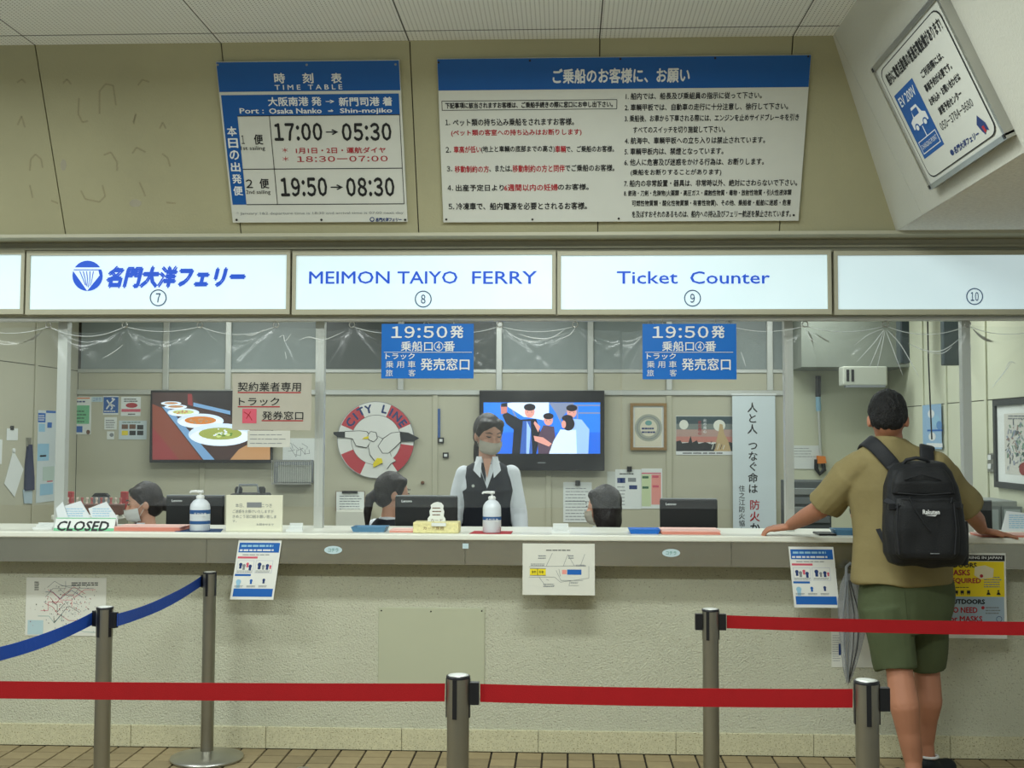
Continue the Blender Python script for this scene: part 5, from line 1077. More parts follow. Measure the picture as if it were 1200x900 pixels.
# closed sign
sd = thing('side_desk', 'low side desk behind the masked clerk at the left', 'desk', (P(105, 600, 7.45).x, 7.45, 0)); s0x, s1x = P(74, 600, 7.5).x, P(148, 600, 7.5).x; ZD = P(105, 600, 7.45).z-.012
child(sd, 'desktop', lambda b: b.bbox(s0x, 7.32, ZD-.03, s1x, 7.62, ZD, M_TOP, .004, 1)); [child(sd, 'leg', lambda b: b.box(x, 7.35, 0, x+.03, 7.59, ZD-.03, K['steel'])) for x in (s0x+.02, s1x-.05)]
a, c = P(62.5, 626, 5.765), P(133, 626, 5.765); zt_ = P(97, 607, 5.79).z
cs_ = thing('closed_sign', 'white folded sign reading CLOSED with green edges at the left of the counter', 'sign', ((a.x+c.x)/2, 5.79, ZC+.0005))
CP = Plane((a.x, 5.765, ZC+.0005), (1, 0, 0), (0, .03, zt_-ZC)); Lc = math.hypot(.03, zt_-ZC)
child(cs_, 'card', lambda b: (b.slab(CP, 0, 0, c.x-a.x, Lc, -.003, 0, M_OP), b.hexa([(a.x, 5.823, ZC+.0005), (c.x, 5.823, ZC+.0005), (c.x, 5.826, ZC+.0005), (a.x, 5.826, ZC+.0005), (a.x, 5.793, zt_), (c.x, 5.793, zt_), (c.x, 5.796, zt_), (a.x, 5.796, zt_)], M_OP)))
child(cs_, 'green_edge', lambda b: (b.rect(CP, 0, 0, c.x-a.x, .014, .0008, 'green'), b.rect(CP, 0, Lc-.005, c.x-a.x, Lc, .0008, 'green')))
child(cs_, 'lettering', lambda b: text(b, CP, 'CLOSED', 67.5, 611, 127.5, 622, 'black', .001, .022, .12))
# brochures behind
M_BRO = flat('brochure', 222, 228, 230, 0.6)
for i, (pts, l_) in enumerate((([(68, 606), (66, 596), (74, 588), (80, 606)], 'leftmost brochure fanned out behind the closed sign'), ([(79, 607), (73, 594), (95, 587), (107, 607)], 'middle brochure fanned out behind the closed sign'), ([(108, 607), (104, 596), (125, 588), (138, 607)], 'right brochure fanned out behind the closed sign'))):
    q = Plane((0, 5.92+i*.012, ZC), (1, 0, 0), (0, .12, 1)); b = MB(); base = [(x, y) for x, y in pts]
    lo = [(base[-1][0], 622), (base[0][0], 622)]
    b.prism(q, base+lo, 0, .006, M_BRO); o_ = b.build('brochure', None, l_, 'brochure', 'brochures behind the closed sign'); lw_ = MB(); x0_ = min(p_[0] for p_ in pts)+5; x1_ = max(p_[0] for p_ in pts)-6
    if i: lw_.lines(q, x0_, 595, x1_, 606, 4, .0065, 'lblue', .35); lw_.build('print', o_)
for x, l_ in ((70, 'leftmost wooden stamp on the rack behind the brochures'), ): pass
rk = thing('stamp_rack', 'rack of reddish stamps behind the brochures, left of the masked clerk', 'rack', (P(106, 590, 7.4).x, 7.4, ZD+.0005))
r0, r1 = P(70, 590, 7.4), P(145, 590, 7.4)
child(rk, 'frame', lambda b: (b.bbox(r0.x, 7.37, ZD+.0005, r1.x, 7.43, r0.z, flat('rack_brown', 110, 82, 74), .004, 1)))
for k in range(13): child(rk, 'stamp', lambda b: b.lathe((r0.x+.02+(r1.x-r0.x-.04)*k/12, 7.4, r0.z+.0005), [(.010, 0), (.006, .012), (.006, .02), (.010, .032), (.008, .038)], flat('stamp_%d' % (k % 2), *((176, 96, 92), (205, 190, 175))[k % 2]), 8))
for x in (81, 145):
    p_ = P(x, 583, 7.5); b = MB(); b.bbox(p_.x-.022, 7.5, ZD+.0005, p_.x+.022, 7.53, P(x, 576, 7.5).z, flat('red_block', 172, 62, 62), .004, 1); b.build('red_box', None, 'small red box standing behind the stamp rack, '+('left' if x == 81 else 'right')+' of two', 'box', 'red boxes behind the stamp rack')
dv = thing('date_stamp', 'grey metal date stamp standing behind the brochures', 'stamp', (P(117, 580, 7.5).x, 7.5, ZD+.0005))
child(dv, 'body', lambda b: b.bbox(P(108, 588, 7.48).x, 7.48, ZD+.0005, P(126, 588, 7.48).x, 7.52, P(117, 582, 7.48).z, K['grey'], .004, 1)); child(dv, 'roof', lambda b: b.prism(front(7.48), [(107, 582), (127, 582), (123, 578), (111, 578)], -.04, 0, K['rubber']))
# slip boxes and small stands
def slips(label, x0, x1, yt, Y, n):
    a, c = P(x0, yt, Y), P(x1, yt, Y); t = thing('card_holder', label, 'holder', ((a.x+c.x)/2, Y+.03, ZC+.0005), 'white card holders on the counter')
    for k in range(n): hh = (a.z-ZC)*(k+1)/n; child(t, 'card', lambda b: b.bbox(a.x+.002*k, Y+.018*k, ZC+.0005, c.x-.002*k, Y+.018*k+.006, ZC+hh, M_OP, .001, 1))
    child(t, 'base', lambda b: b.box(a.x-.004, Y-.006, ZC+.0003, c.x+.004, Y-.001, ZC+.012, K['plastic_white'])); child(t, 'slot_line', lambda b: b.box(a.x+.01, Y-.0015, ZC+(a.z-ZC)*.22, c.x-.01, Y-.0008, ZC+(a.z-ZC)*.28, K['grey'])); return t
slips('white card holder left of the closed sign', 40, 61, 613, 5.84, 3); slips('white card holder right of the handwritten notice', 336.5, 354, 613.5, 5.80, 3); slips('white card holder at the elbow of the seated bob-haired clerk', 647, 667, 614, 5.82, 3)
# handwritten notice
hn = thing('notice_stand', 'yellowish standing notice with handwritten lines beside the left sanitizer bottle', 'notice', (P(298, 626, 5.80).x, 5.82, ZC+.0005))
a, c = P(265, 580, 5.80), P(331.5, 580, 5.80); HP = front(5.80)
child(hn, 'panel', lambda b: b.bbox(a.x, 5.80, ZC+.0005, c.x, 5.806, a.z, flat('notice_cream', 222, 222, 200), .002, 1)); child(hn, 'foot', lambda b: b.box(a.x+.05, 5.806, ZC+.0005, c.x-.05, 5.86, ZC+.004, K['plastic_white']))
HP.crop(*C1)
def hw(b):
    for t_, bx in (('本日、　　　　ニつき', (318, 690, 446, 704)), ('ご迷惑をお掛けいたしますが', (308, 712, 452, 724)), ('きめこう窓口前お願い致しま', (308, 730, 462, 742)), ('す。', (308, 748, 322, 756)), ('お問合せまで', (392, 760, 452, 768))): text(b, HP, t_, *bx, 'grey', .001, 0)
    b.pr(HP, 358, 686, 410, 704, .0012, 'grey')
child(hn, 'lettering', hw)
# dark machine behind notice
mc = thing('ticket_printer', 'black desk ticket printer peeking over the handwritten notice', 'printer', (P(293, 575, 6.4).x, 6.4, .7455))
m0, m1 = P(272, 578, 6.4), P(312, 578, 6.4)
child(mc, 'body', lambda b: b.bbox(m0.x, 6.35, .7455, m1.x, 6.52, m0.z, K['rubber'], .01, 2)); child(mc, 'handle', lambda b: b.tube([(m0.x+.03, 6.4, m0.z-.004), (m0.x+.04, 6.4, m0.z+.045), (m1.x-.05, 6.4, m0.z+.045), (m1.x-.04, 6.4, m0.z-.004)], .007, 'grey', 8))
for x in (m0.x+.03, m1.x-.03): child(mc, 'knob', lambda b: b.lathe((x, 6.42, m0.z+.001), [(.02, 0), (.022, .02), (.014, .034)], K['rubber'], 14))
# sanitizer bottles on coloured mats
M_BOT = flat('bottle_plastic', 218, 226, 232, 0.3)
def bottle(label, cx, ybase, ytop, bw, labels):
    Y = 5.80; a = P(cx, 600, Y); r = bw/2*(Y/1400); z0_ = ZC+.003; zt_ = P(cx, ytop, Y).z; Hh = zt_-z0_
    t = thing('sanitizer_bottle', label, 'bottle', (a.x, Y, z0_), 'pump sanitizer bottles on the counter')
    child(t, 'body', lambda b: b.lathe((a.x, Y, z0_), [(r*.92, 0), (r, .004), (r, Hh*.58), (r*.93, Hh*.66), (r*.68, Hh*.74), (r*.36, Hh*.79), (r*.34, Hh*.82)], M_BOT, 28))
    child(t, 'collar', lambda b: b.lathe((a.x, Y, z0_+Hh*.80), [(r*.40, 0), (r*.42, Hh*.05), (r*.30, Hh*.08)], K['plastic_white'], 20))
    def pump(b):
        b.lathe((a.x, Y, z0_+Hh*.87), [(r*.12, 0), (r*.12, Hh*.08)], K['plastic_white'], 10); b.lathe((a.x, Y, z0_+Hh*.94), [(r*.30, 0), (r*.32, Hh*.04), (r*.2, Hh*.06)], K['plastic_white'], 14)
        b.tube([(a.x+r*.3, Y, z0_+Hh*.965), (a.x-r*.5, Y, z0_+Hh*.97), (a.x-r*.95, Y, z0_+Hh*.965), (a.x-r*1.05, Y, z0_+Hh*.93)], [r*.15, r*.14, r*.12, r*.1], K['plastic_white'], 8)
    child(t, 'pump', pump)
    for h0_, h1_ in labels: child(t, 'label_band', lambda b: b.lathe((a.x, Y, z0_+Hh*h0_), [(r*1.012, 0), (r*1.012, Hh*(h1_-h0_))], flat('band_blue', 40, 85, 140), 28))
    q = front(Y-r*1.012-.0008)
    h0_, h1_ = labels[0]; ym = ybase-(ybase-ytop)*(h0_+h1_)/2; child(t, 'lettering', lambda b: text(b, q, '手指消毒', cx-7.5, ym-2, cx+7.5, ym+2, 'white', .0, .0))
    return t
bottle('sanitizer bottle with two blue bands on the blue mat at the left window', 234.5, 628, 574.5, 23.5, ((.42, .52), (.17, .25)))
bottle('sanitizer bottle with one blue band on the red mat before the standing clerk', 576.5, 628, 575.5, 21.5, ((.31, .39),))
for pts, m_, l_ in (([(205, 5.745), (259, 5.745), (262, 5.93), (218, 5.93)], flat('mat_blue', 30, 66, 110, .8), 'dark blue mat under the left sanitizer bottle'), ([(550, 5.745), (599, 5.745), (601, 5.90), (556, 5.90)], flat('mat_red', 178, 52, 62, .8), 'red patterned mat under the right sanitizer bottle')):
    b = MB(); v_ = [V((P(x, 600, Y).x, Y, ZC+.0005)) for x, Y in pts]; b.hexa(v_+[q_+V((0, 0, .002)) for q_ in v_], m_); b.build('counter_mat', None, l_, 'mat')
# yellow box and its card
M_YB = mat('flower_box', srgb(226, 218, 160), 0.7, var=0.14, vs=90)
a, c = P(484, 612, 5.77), P(537.5, 612, 5.77)
yb_ = thing('tissue_box', 'pale yellow patterned box on the counter before the ponytailed clerk', 'box', ((a.x+c.x)/2, 5.83, ZC+.0005))
child(yb_, 'box_body', lambda b: b.bbox(a.x, 5.77, ZC+.0005, c.x, 5.89, a.z, M_YB, .004, 2)); child(yb_, 'card_front', lambda b: b.box(a.x+.09, 5.764, ZC+.034, a.x+.16, 5.769, a.z-.002, M_OP)); child(yb_, 'lettering', lambda b: text(b, front(5.763), 'カード専用', 496, 617, 520, 621, 'brown', .001, 0))
q = front(5.835); q.crop(*C2); pts = [(394, 764), (394, 742), (402, 732), (400, 716), (406, 706), (404, 696), (414, 688), (428, 684), (442, 688), (450, 698), (448, 708), (452, 718), (450, 734), (456, 744), (456, 764)]
b = MB(); b.prism(q, pts, 0, .004, M_OP); b.prism(q, [(404, 770), (446, 770), (446, 764), (404, 764)], 0, .004, M_OP); cc = b.build('cutout_card', None, 'white scalloped cut-out card standing on the yellow box', 'card')
b = MB(); q2 = offp(q, .0045); text(b, q2, 'カード', 404, 744, 446, 754, 'brown', .0005, 0); b.lines(q2, 410, 700, 442, 736, 3, .0005, 'brown', .3); b.build('print', cc)
# phone and keys by the customer
a, c = P(959, 634, 5.79), P(980, 634, 5.79); b = MB(); b.bbox(a.x, 5.775, ZC+.0005, c.x, 5.92, ZC+.0095, K['plastic_black'], .003, 2); ph = b.build('mobile_phone', None, 'dark phone lying on the counter by the left hand of the backpacker', 'phone')
a = P(1004, 634, 5.77); kk = thing('key_ring', 'small dark keys on a ring on the counter edge beside the blue tray', 'keys', (a.x, 5.78, ZC+.0005))
child(kk, 'ring', lambda b: b.tube([(a.x+.012*math.cos(k*.5236), 5.79+.012*math.sin(k*.5236), ZC+.004) for k in range(13)], .0015, K['steel'], 6)); child(kk, 'key', lambda b: b.bbox(a.x-.008, 5.745, ZC+.0008, a.x+.008, 5.785, ZC+.008, K['rubber'], .002, 1)); child(kk, 'fob', lambda b: b.bbox(a.x-.012, 5.80, ZC+.0008, a.x+.014, 5.83, ZC+.010, flat('fob_blue', 50, 80, 130), .003, 1))
# leaflet at the right edge
q = Plane((0, 6.05, ZC+.001), (1, 0, 0), (0, .3, 1)); b = MB(); b.prism(q, [(1173, 622.5), (1179, 599), (1216, 603), (1212, 622.5)], 0, .004, M_BRO); o_ = b.build('standing_leaflet', None, 'pale blue printed leaflet leaning at the right end of the counter', 'leaflet')
b = MB(); q.crop(0, 0, 1); b.lines(q, 1182, 603, 1210, 620, 7, .005, 'lblue', .45); b.build('print', o_)
# contract notice on the vinyl
TP = front(5.925); tn = thing('contract_notice', 'translucent laminated notice for contract trucks taped on the vinyl over the food television', 'notice', tuple(TP.at(318, 504)))
u0, v0, u1, v1 = TP.box(272.5, 438, 365, 504)
child(tn, 'laminate', lambda b: b.slab(TP, u0, v0, u1, v1, 0, .001, mat('laminate_clear', srgb(190, 186, 172), .35, alpha=.86)))
TP.crop(*C1); q = offp(TP, .0015); q.crop(*C1)
child(tn, 'lettering', lambda b: (text(b, q, '契約業者専用', 326, 264, 548, 296, 'black', .001, .008), text(b, q, 'トラック', 330, 318, 472, 346, 'black', .001, .008), text(b, q, '発券窓口', 412, 366, 556, 396, 'black', .001, .008)))
child(tn, 'underline', lambda b: (b.pr(q, 326, 298, 548, 302, .001, 'red'), b.pr(q, 326, 348, 474, 352, .001, 'red'), b.pr(q, 410, 397, 556, 401, .001, 'red')))
child(tn, 'red_square', lambda b: (b.pr(q, 342, 357, 392, 408, .001, 'rose'), b.line(q, [(348, 368), (366, 380), (376, 398)], 3, .0015, 'red'), b.line(q, [(372, 366), (356, 392)], 3, .0015, 'red')))
b = MB(); u0, v0, u1, v1 = (TP.crop(0, 0, 1).box(290, 504.5, 340, 524)); b.slab(TP, u0, v0, u1, v1, 0, .001, mat('slip_clear', srgb(215, 216, 206), .4, alpha=.9)); o_ = b.build('paper_slip', None, 'pale ruled paper slip taped on the vinyl under the contract truck notice', 'notice'); b = MB(); b.lines(TP, 293, 507, 337, 522, 3, .002, 'grey', .15); b.build('print', o_)
# umbrella hanging from the apron
M_UMB = mat('umbrella_vinyl', (0.34, 0.36, 0.38), 0.25, var=0.05, vs=9, alpha=0.42); 
um = thing('clear_umbrella', 'folded clear vinyl umbrella hanging on the counter front beside the green shorts', 'umbrella', tuple(P(994, 802, 5.70)))
PT = lambda x, y, Y=5.69: P(x, y, Y)
child(um, 'shaft', lambda b: b.tube([PT(992, 676), PT(993.5, 802)], .005, K['steel'], 8))
child(um, 'handle', lambda b: b.tube([PT(1001, 672), PT(1001, 664), PT(996, 660), PT(992, 664), PT(992, 684)], .008, 'grey', 8))
def canopy(b):
    prof = [(672, 995, 5), (684, 997, 12), (705, 999, 17), (735, 999, 16), (765, 997, 11), (785, 995, 7), (800, 994, 2.5)]; n = 36; vs = []
    for y, cx, w_ in prof:
        c_ = PT(cx, y, 5.69); r_ = w_*5.69/1400
        for k in range(n): a_ = 2*math.pi*k/n; rr_ = r_*(.78+.22*math.cos(6*a_+y*.01)); vs.append(c_+V((rr_*math.cos(a_), rr_*.45*math.sin(a_), 0)))
    b.add(vs, [(i*n+k, i*n+(k+1) % n, (i+1)*n+(k+1) % n, (i+1)*n+k) for i in range(len(prof)-1) for k in range(n)], M_UMB, True)
child(um, 'canopy', canopy)
for dx in (-9, -3, 4, 10): child(um, 'rib', lambda b: b.tube([PT(994+dx*.2, 680, 5.668), PT(997+dx, 720, 5.655), PT(996.5+dx*.8, 760, 5.66), PT(994.3, 800, 5.68)], .0022, K['grey'] if dx % 2 else K['rubber'], 5))
# ================================================================== PEOPLE
M_SK = mat('skin', srgb(214, 164, 140), 0.55, var=0.05, vs=12); M_SKM = mat('skin_tan', srgb(176, 122, 96), 0.55, var=0.06, vs=9)
M_HAIR = mat('hair', srgb(34, 28, 28), 0.45, var=0.15, vs=40, bump=0.4, bs=120); M_SHIRT = mat('white_shirt', srgb(222, 228, 234), 0.8, var=0.03, vs=8)
M_VEST = mat('dark_vest', srgb(26, 30, 40), 0.8, var=0.06, vs=10); M_MASK = flat('mask_white', 228, 230, 228, 0.85); M_MASKG = flat('mask_greige', 186, 180, 166, 0.85)
M_EYE = flat('eye_dark', 26, 20, 18, 0.3); M_LIP = flat('lip', 176, 96, 90, 0.5)
def bmx(bm, M):
    bmesh.ops.transform(bm, matrix=M, verts=bm.verts[:]); return bm
def hand(bm, wr, palm_dir, side_dir, up, r=.0085, spread=.16, curl=.25, ln=.078, thumb=1):
    """palm box and five separate fingers; side_dir points towards the thumb"""
    wr, d, s, u = V(wr), V(palm_dir).normalized(), V(side_dir).normalized(), V(up).normalized()
    for k in (-1, -.33, .33, 1): caps(bm, wr+s*(.016*k)+d*.01, .015, wr+d*.082+s*(.029*k), .0125)
    for k, (o, l) in enumerate(((.9, .92), (.3, 1.0), (-.3, .95), (-.9, .76))):
        b0 = wr+d*.082+s*(.031*o); f = (d+s*(spread*o)).normalized(); L_ = ln*l; p1 = b0+f*L_*.45-u*.002; f2 = (f-u*curl).normalized(); p2 = p1+f2*L_*.32; f3 = (f-u*curl*2.2).normalized(); p3 = p2+f3*L_*.26
        chain(bm, [(b0, r*1.1), (p1, r), (p2, r*.92), (p3, r*.8)])
    t0 = wr+d*.028+s*.026; t1 = t0+(d*.7+s*.75).normalized()*.034; t2 = t1+(d*.95+s*.35-u*.2).normalized()*.028; chain(bm, [(t0, r*1.4), (t1, r*1.2), (t2, r)])
def headparts(bm, top, skin=True):
    hz = top-.115
    ico(bm, (0, -.012, hz), 1, 3, (.073, .090, .096)); ico(bm, (0, .020, hz-.045), 1, 3, (.058, .064, .062)); ico(bm, (0, .045, hz-.085), 1, 2, (.032, .030, .024))
    ico(bm, (0, .052, hz-.004), 1, 2, (.052, .030, .040))
    cone(bm, (0, .080, hz+.002), .006, (0, .094, hz-.034), .012, 8); ico(bm, (0, .092, hz-.034), .0125, 2, (1.1, 1, .8))
    for s in (-1, 1): ico(bm, (s*.076, -.008, hz-.022), 1, 2, (.010, .019, .030)); ico(bm, (s*.032, .062, hz-.040), 1, 2, (.026, .024, .026))
    ico(bm, (0, .082, hz-.062), 1, 2, (.024, .010, .008))
def clerk(label, px, py_top, Y, yaw, hyaw, pitch, style, mask, seated, lean=0.0, back=False):
    top = P(px, py_top, Y).z+.004; gx = P(px, py_top, Y).x
    root = thing('person', label, 'person', (gx, Y, 0)); M = Matrix.Translation((gx, Y, 0)) @ Matrix.Rotation(R(yaw), 4, 'Z')
    sz = top-(.285 if seated else .30); hip = .50 if seated else sz-.47; ln = lean
    sh = V((0, ln, sz)); pel = V((0, -.02, hip)); piv = V((0, ln, sz+.09))
    HM = M @ Matrix.Translation(piv+V((0, .01, 0))) @ Matrix.Rotation(R(hyaw), 4, 'Z') @ Matrix.Rotation(R(-pitch), 4, 'X') @ Matrix.Translation(V((0, 0, -(sz+.09)))) 
    bm = bmesh.new(); headparts(bm, top); bmx(bm, HM)
    b2 = bmesh.new(); chain(b2, [(sh+V((0, -.01, -.02)), .054), (sh+V((0, 0, .05)), .050), (sh+V((0, .005, .12)), .048)])
    loft(b2, [(pel+V((0, 0, -.06)), .13, .09), (pel+V((0, 0, .05)), .14, .095), ((pel+sh)/2, .115, .08), (sh+V((0, 0, -.10)), .14, .085), (sh+V((0, 0, -.02)), .12, .06)])
    if seated: arms = [[(sh+V((s*.137, 0, -.050)), .042), (sh+V((s*.190, .06, -.26)), .036), (V((s*.17, .30+ln*.5, .80)), .026)] for s in (-1, 1)]
    else: arms = [[(sh+V((s*.135, 0, -.055)), .042), (sh+V((s*.190, .0, -.29)), .036), (sh+V((s*.200, .09, -.50)), .026)] for s in (-1, 1)]
    for s, A in zip((-1, 1), arms): chain(b2, A); hand(b2, A[-1][0], (A[-1][0]-A[-2][0]), (-s, .3, .1), (0, .2, 1) if seated else (s, 0, 0), r=.0078, ln=.07)
    for s in (-1, 1):
        if seated: chain(b2, [(pel+V((s*.08, .02, 0)), .075), (V((s*.10, .40, .49)), .055), (V((s*.10, .38, .10)), .038)]); chain(b2, [(V((s*.10, .36, .045)), .036), (V((s*.10, .50, .035)), .030)])
        else: chain(b2, [(pel+V((s*.08, 0, 0)), .078), (V((s*.085, .02, .47)), .055), (V((s*.085, -.01, .10)), .036)]); chain(b2, [(V((s*.085, -.02, .045)), .036), (V((s*.085, .12, .034)), .030)])
    bmx(b2, M)
    me = bpy.data.meshes.new('x'); b2.to_mesh(me); b2.free(); bm.from_mesh(me); bpy.data.meshes.remove(me)
    remesh('body', bm, M_SK, root, .0055, 3)
    # blouse with long sleeves, vest over it
    bm = bmesh.new(); loft(bm, [(pel+V((0, 0, -.02)), .150, .108), (pel+V((0, 0, .10)), .142, .104), ((pel+sh)/2+V((0, .005, 0)), .136, .103), (sh+V((0, .01, -.14)), .160, .108), (sh+V((0, 0, -.06)), .158, .085), (sh+V((0, -.005, -.01)), .108, .066), (sh+V((0, -.005, .025)), .060, .060)])
    for A in arms: (a0, _), (a1, _), (a2, _) = A; caps(bm, a0, .054, a1, .050); ico(bm, a1, .050); cone(bm, a1, .050, a1+(a2-a1)*.93, .040)
    bmx(bm, M); remesh('blouse', bm, M_SHIRT, root, .007, 3, wob=.010, wf=13)
    bm = bmesh.new(); loft(bm, [(pel+V((0, 0, -.08)), .162, .118), (pel+V((0, 0, .08)), .152, .114), ((pel+sh)/2+V((0, .005, 0)), .146, .113), (sh+V((0, .01, -.15)), .163, .119), (sh+V((0, 0, -.065)), .152, .098), (sh+V((0, -.003, -.02)), .132, .080), (sh+V((0, -.005, .012)), .082, .070)])
    bmx(bm, M); remesh('vest', bm, M_VEST, root, .007, 3, wob=.004)
    bm = bmesh.new(); loft(bm, [(pel+V((0, 0, -.12)), .165, .120), (pel+V((0, 0, .03)), .163, .121)])
    for s in (-1, 1):
        if seated: chain(bm, [(pel+V((s*.08, .02, 0)), .09), (V((s*.10, .40, .49)), .068)]); cone(bm, V((s*.10, .40, .49)), .066, V((s*.10, .38, .12)), .055)
        else: cone(bm, pel+V((s*.08, 0, 0)), .09, V((s*.085, .0, .12)), .065)
    bmx(bm, M); remesh('trousers', bm, M_VEST, root, .009, 3)
    for s in (-1, 1):
        bm = bmesh.new(); y0 = .36 if seated else -.02; caps(bm, (s*(.10 if seated else .085), y0, .042), .040, (s*(.10 if seated else .085), y0+.15, .038), .035); bmx(bm, M); remesh('shoe', bm, K['rubber'], root, .006, 2, clip=(V((0, 0, .001)), V((0, 0, -1))))
    def wp(x, y, z): return M @ V((x, y, z))
    fy = lambda z: ln+.115-(z-(sz-.15))*.22   # front of the vest
    b = MB()
    z_n, z_v = sz+.035, sz-.135
    b.add([wp(-.048, fy(z_n)-.035, z_n), wp(.048, fy(z_n)-.035, z_n), wp(.035, fy(sz-.04)+.012, sz-.04), wp(0, fy(z_v)+.016, z_v), wp(-.035, fy(sz-.04)+.012, sz-.04)], [(0, 1, 2, 3, 4)], M_SHIRT)
    b.build('shirt_front', root)
    b = MB(); b.add([wp(-.026, fy(z_n)-.020, z_n), wp(.026, fy(z_n)-.020, z_n), wp(0, fy(sz-.07)+.020, sz-.075)], [(0, 1, 2)], M_SK); b.build('neckline', root)
    for s in (-1, 1):
        b = MB(); v_ = [(s*.030, fy(z_n)-.016, z_n+.012), (s*.062, fy(z_n)-.052, z_n+.012), (s*.080, fy(sz-.02)-.004, sz-.032), (s*.038, fy(sz-.06)+.026, sz-.075)]
        b.hexa([wp(*q_) for q_ in v_]+[wp(q_[0], q_[1]+.004, q_[2]+.001) for q_ in v_], M_SHIRT); b.build('collar', root)
    b = MB(); b.lathe(wp(.08, fy(sz-.12)+.008, sz-.12), [(.009, 0), (.009, .003)], K['alu'], 10, (M.to_3x3() @ V((0, 1, 0)))); b.build('badge', root)
    # hair
    hz = top-.115; bm = bmesh.new()
    ico(bm, (0, -.027, hz+.016), 1, 3, (.084, .096, .101)); ico(bm, (0, -.050, hz-.03), 1, 3, (.074, .066, .075))
    for s in (-1, 1): ico(bm, (s*.044, .020, hz+.060), 1, 2, (.036, .042, .034)); caps(bm, (s*.070, .014, hz+.035), .013, (s*.078, .004, hz-.002), .007)
    ico(bm, (.018, .044, hz+.074), 1, 2, (.036, .022, .016))
    if style == 'pony':
        chain(bm, [((0, -.105, hz-.02), .022), ((0, -.135, hz-.06), .028), ((.005, -.135, hz-.14), .024), ((.01, -.12, hz-.24), .010)])
    if style == 'bun':
        ico(bm, (0, -.125, hz-.045), 1, 3, (.040, .034, .042))
    if style == 'bob':
        for s in (-1, 1): ico(bm, (s*.060, -.018, hz-.055), 1, 3, (.030, .052, .105)); ico(bm, (s*.07, -.0, hz-.01), 1, 2, (.022, .035, .06))
        ico(bm, (0, -.055, hz-.07), 1, 3, (.080, .052, .095))
    bmx(bm, HM); remesh('hair', bm, M_HAIR, root, .006, 2, wob=.003, wf=30)
    if style != 'bob':
        b = MB(); ctr = HM @ V((0, -.105, hz-.035)); b.lathe(ctr, [(.020, 0), (.027, .008), (.020, .016)], K['plastic_black'], 14, (HM.to_3x3() @ V((0, -1, -.4))).normalized()); b.build('hair_tie', root)
    for s in (-1, 1):
        b = MB(); b.tube([HM @ V((s*x, y, hz+z)) for x, y, z in ((.018, .0845, .004), (.032, .083, .0005), (.046, .074, .003))], [.0015, .0042, .0015], M_EYE, 8); b.build('eye', root)
        b = MB(); b.tube([HM @ V((s*x, y, hz+z)) for x, y, z in ((.014, .088, .022), (.034, .084, .027), (.052, .070, .021))], [.002, .003, .0015], M_HAIR, 6); b.build('eyebrow', root)
    if mask:
        b = MB(); n, m = 20, 12; vs = []
        for j in range(m+1):
            el = R(-76+94*j/m)
            for i in range(n+1):
                az = R(-78+156*i/n); rr_ = 1+.10*math.exp(-(az/.45)**2)+.015*math.sin(j*1.6)
                vs.append(HM @ V((.073*rr_*math.sin(az)*math.cos(el)**.45, .020+.087*rr_*math.cos(az)*math.cos(el)**.45, hz-.046+.064*math.sin(el))))
        b.add(vs, [(j*(n+1)+i, j*(n+1)+i+1, (j+1)*(n+1)+i+1, (j+1)*(n+1)+i) for j in range(m) for i in range(n)], mask, True); mo = b.build('face_mask', root)
        for s in (-1, 1):
            for z_ in (-.030, -.075): b = MB(); b.tube([HM @ V((s*.064, .035, hz+z_)), HM @ V((s*.078, .005, hz-.02+(z_+.05)*.7)), HM @ V((s*.084, -.014, hz-.018+(z_+.05)*.5))], .0014, mask, 5); b.build('ear_loop', mo)
    else:
        b = MB(); b.tube([HM @ V((x, y, hz-.062+z)) for x, y, z in ((-.022, .078, .003), (0, .0925, -.001), (.022, .078, .003))], [.001, .0035, .001], M_LIP, 6); b.build('mouth', root)
    return root
clerk('seated clerk in white face mask with tied-up hair, behind the pink form pile', 179, 565, 6.98, 122, -8, 12, 'bun', M_MASK, True, .03)
clerk('seated ponytailed clerk without mask below the life ring, looking right', 455, 553.5, 6.98, -40, -32, 10, 'pony', None, True, .02)
clerk('standing clerk in dark vest and grey mask in front of the big television', 571, 485, 7.0, 184, 22, 16, 'pony', M_MASKG, False, .01)
clerk('seated clerk with dark bob facing away left, under the big television', 714, 569, 6.92, 52, 12, 8, 'bob', M_MASKG, True, .03)
clerk('seated person in white shirt mostly hidden behind the left arm of the backpacker', 1022, 574, 6.85, 150, 8, 30, 'bun', M_MASK, True, .10)
# ------------------------------------------------------------------ the backpacker
J = P
man = thing('person', 'man in olive T-shirt and green shorts leaning on the counter, seen from behind', 'person', (J(1060, 700, 5.32).x, 5.32, 0))
M_TEE = mat('olive_cotton', srgb(134, 122, 82), 0.85, var=0.05, vs=8, bump=0.75, bs=9); M_SHO = mat('green_shorts', srgb(74, 84, 56), 0.85, var=0.06, vs=7, bump=0.7, bs=10)
HC = J(1040.5, 489, 5.30)
HMm = Matrix.Translation(HC) @ Matrix.Rotation(R(-15), 4, 'Z') @ Matrix.Rotation(R(-24), 4, 'X') @ Matrix.Translation((0, 0, -(1.0-.115)))
bm = bmesh.new(); headparts(bm, 1.0); bmesh.ops.scale(bm, vec=(1.04, 1.04, 1.04), verts=bm.verts[:], space=Matrix.Translation((0, 0, -.885))); bmx(bm, HMm)
chain(bm, [(J(1041, 505, 5.30), .056), (J(1043, 522, 5.31), .060)])
SL, SR = J(1006, 545, 5.31), J(1098, 547, 5.30)
loft(bm, [(J(1060, 690, 5.34), .17, .11), (J(1058, 640, 5.34), .17, .10), (J(1054, 590, 5.33), .18, .10), (J(1052, 545, 5.32), .19, .09), (J(1048, 527, 5.31), .10, .07)])
zt = ZC+.024
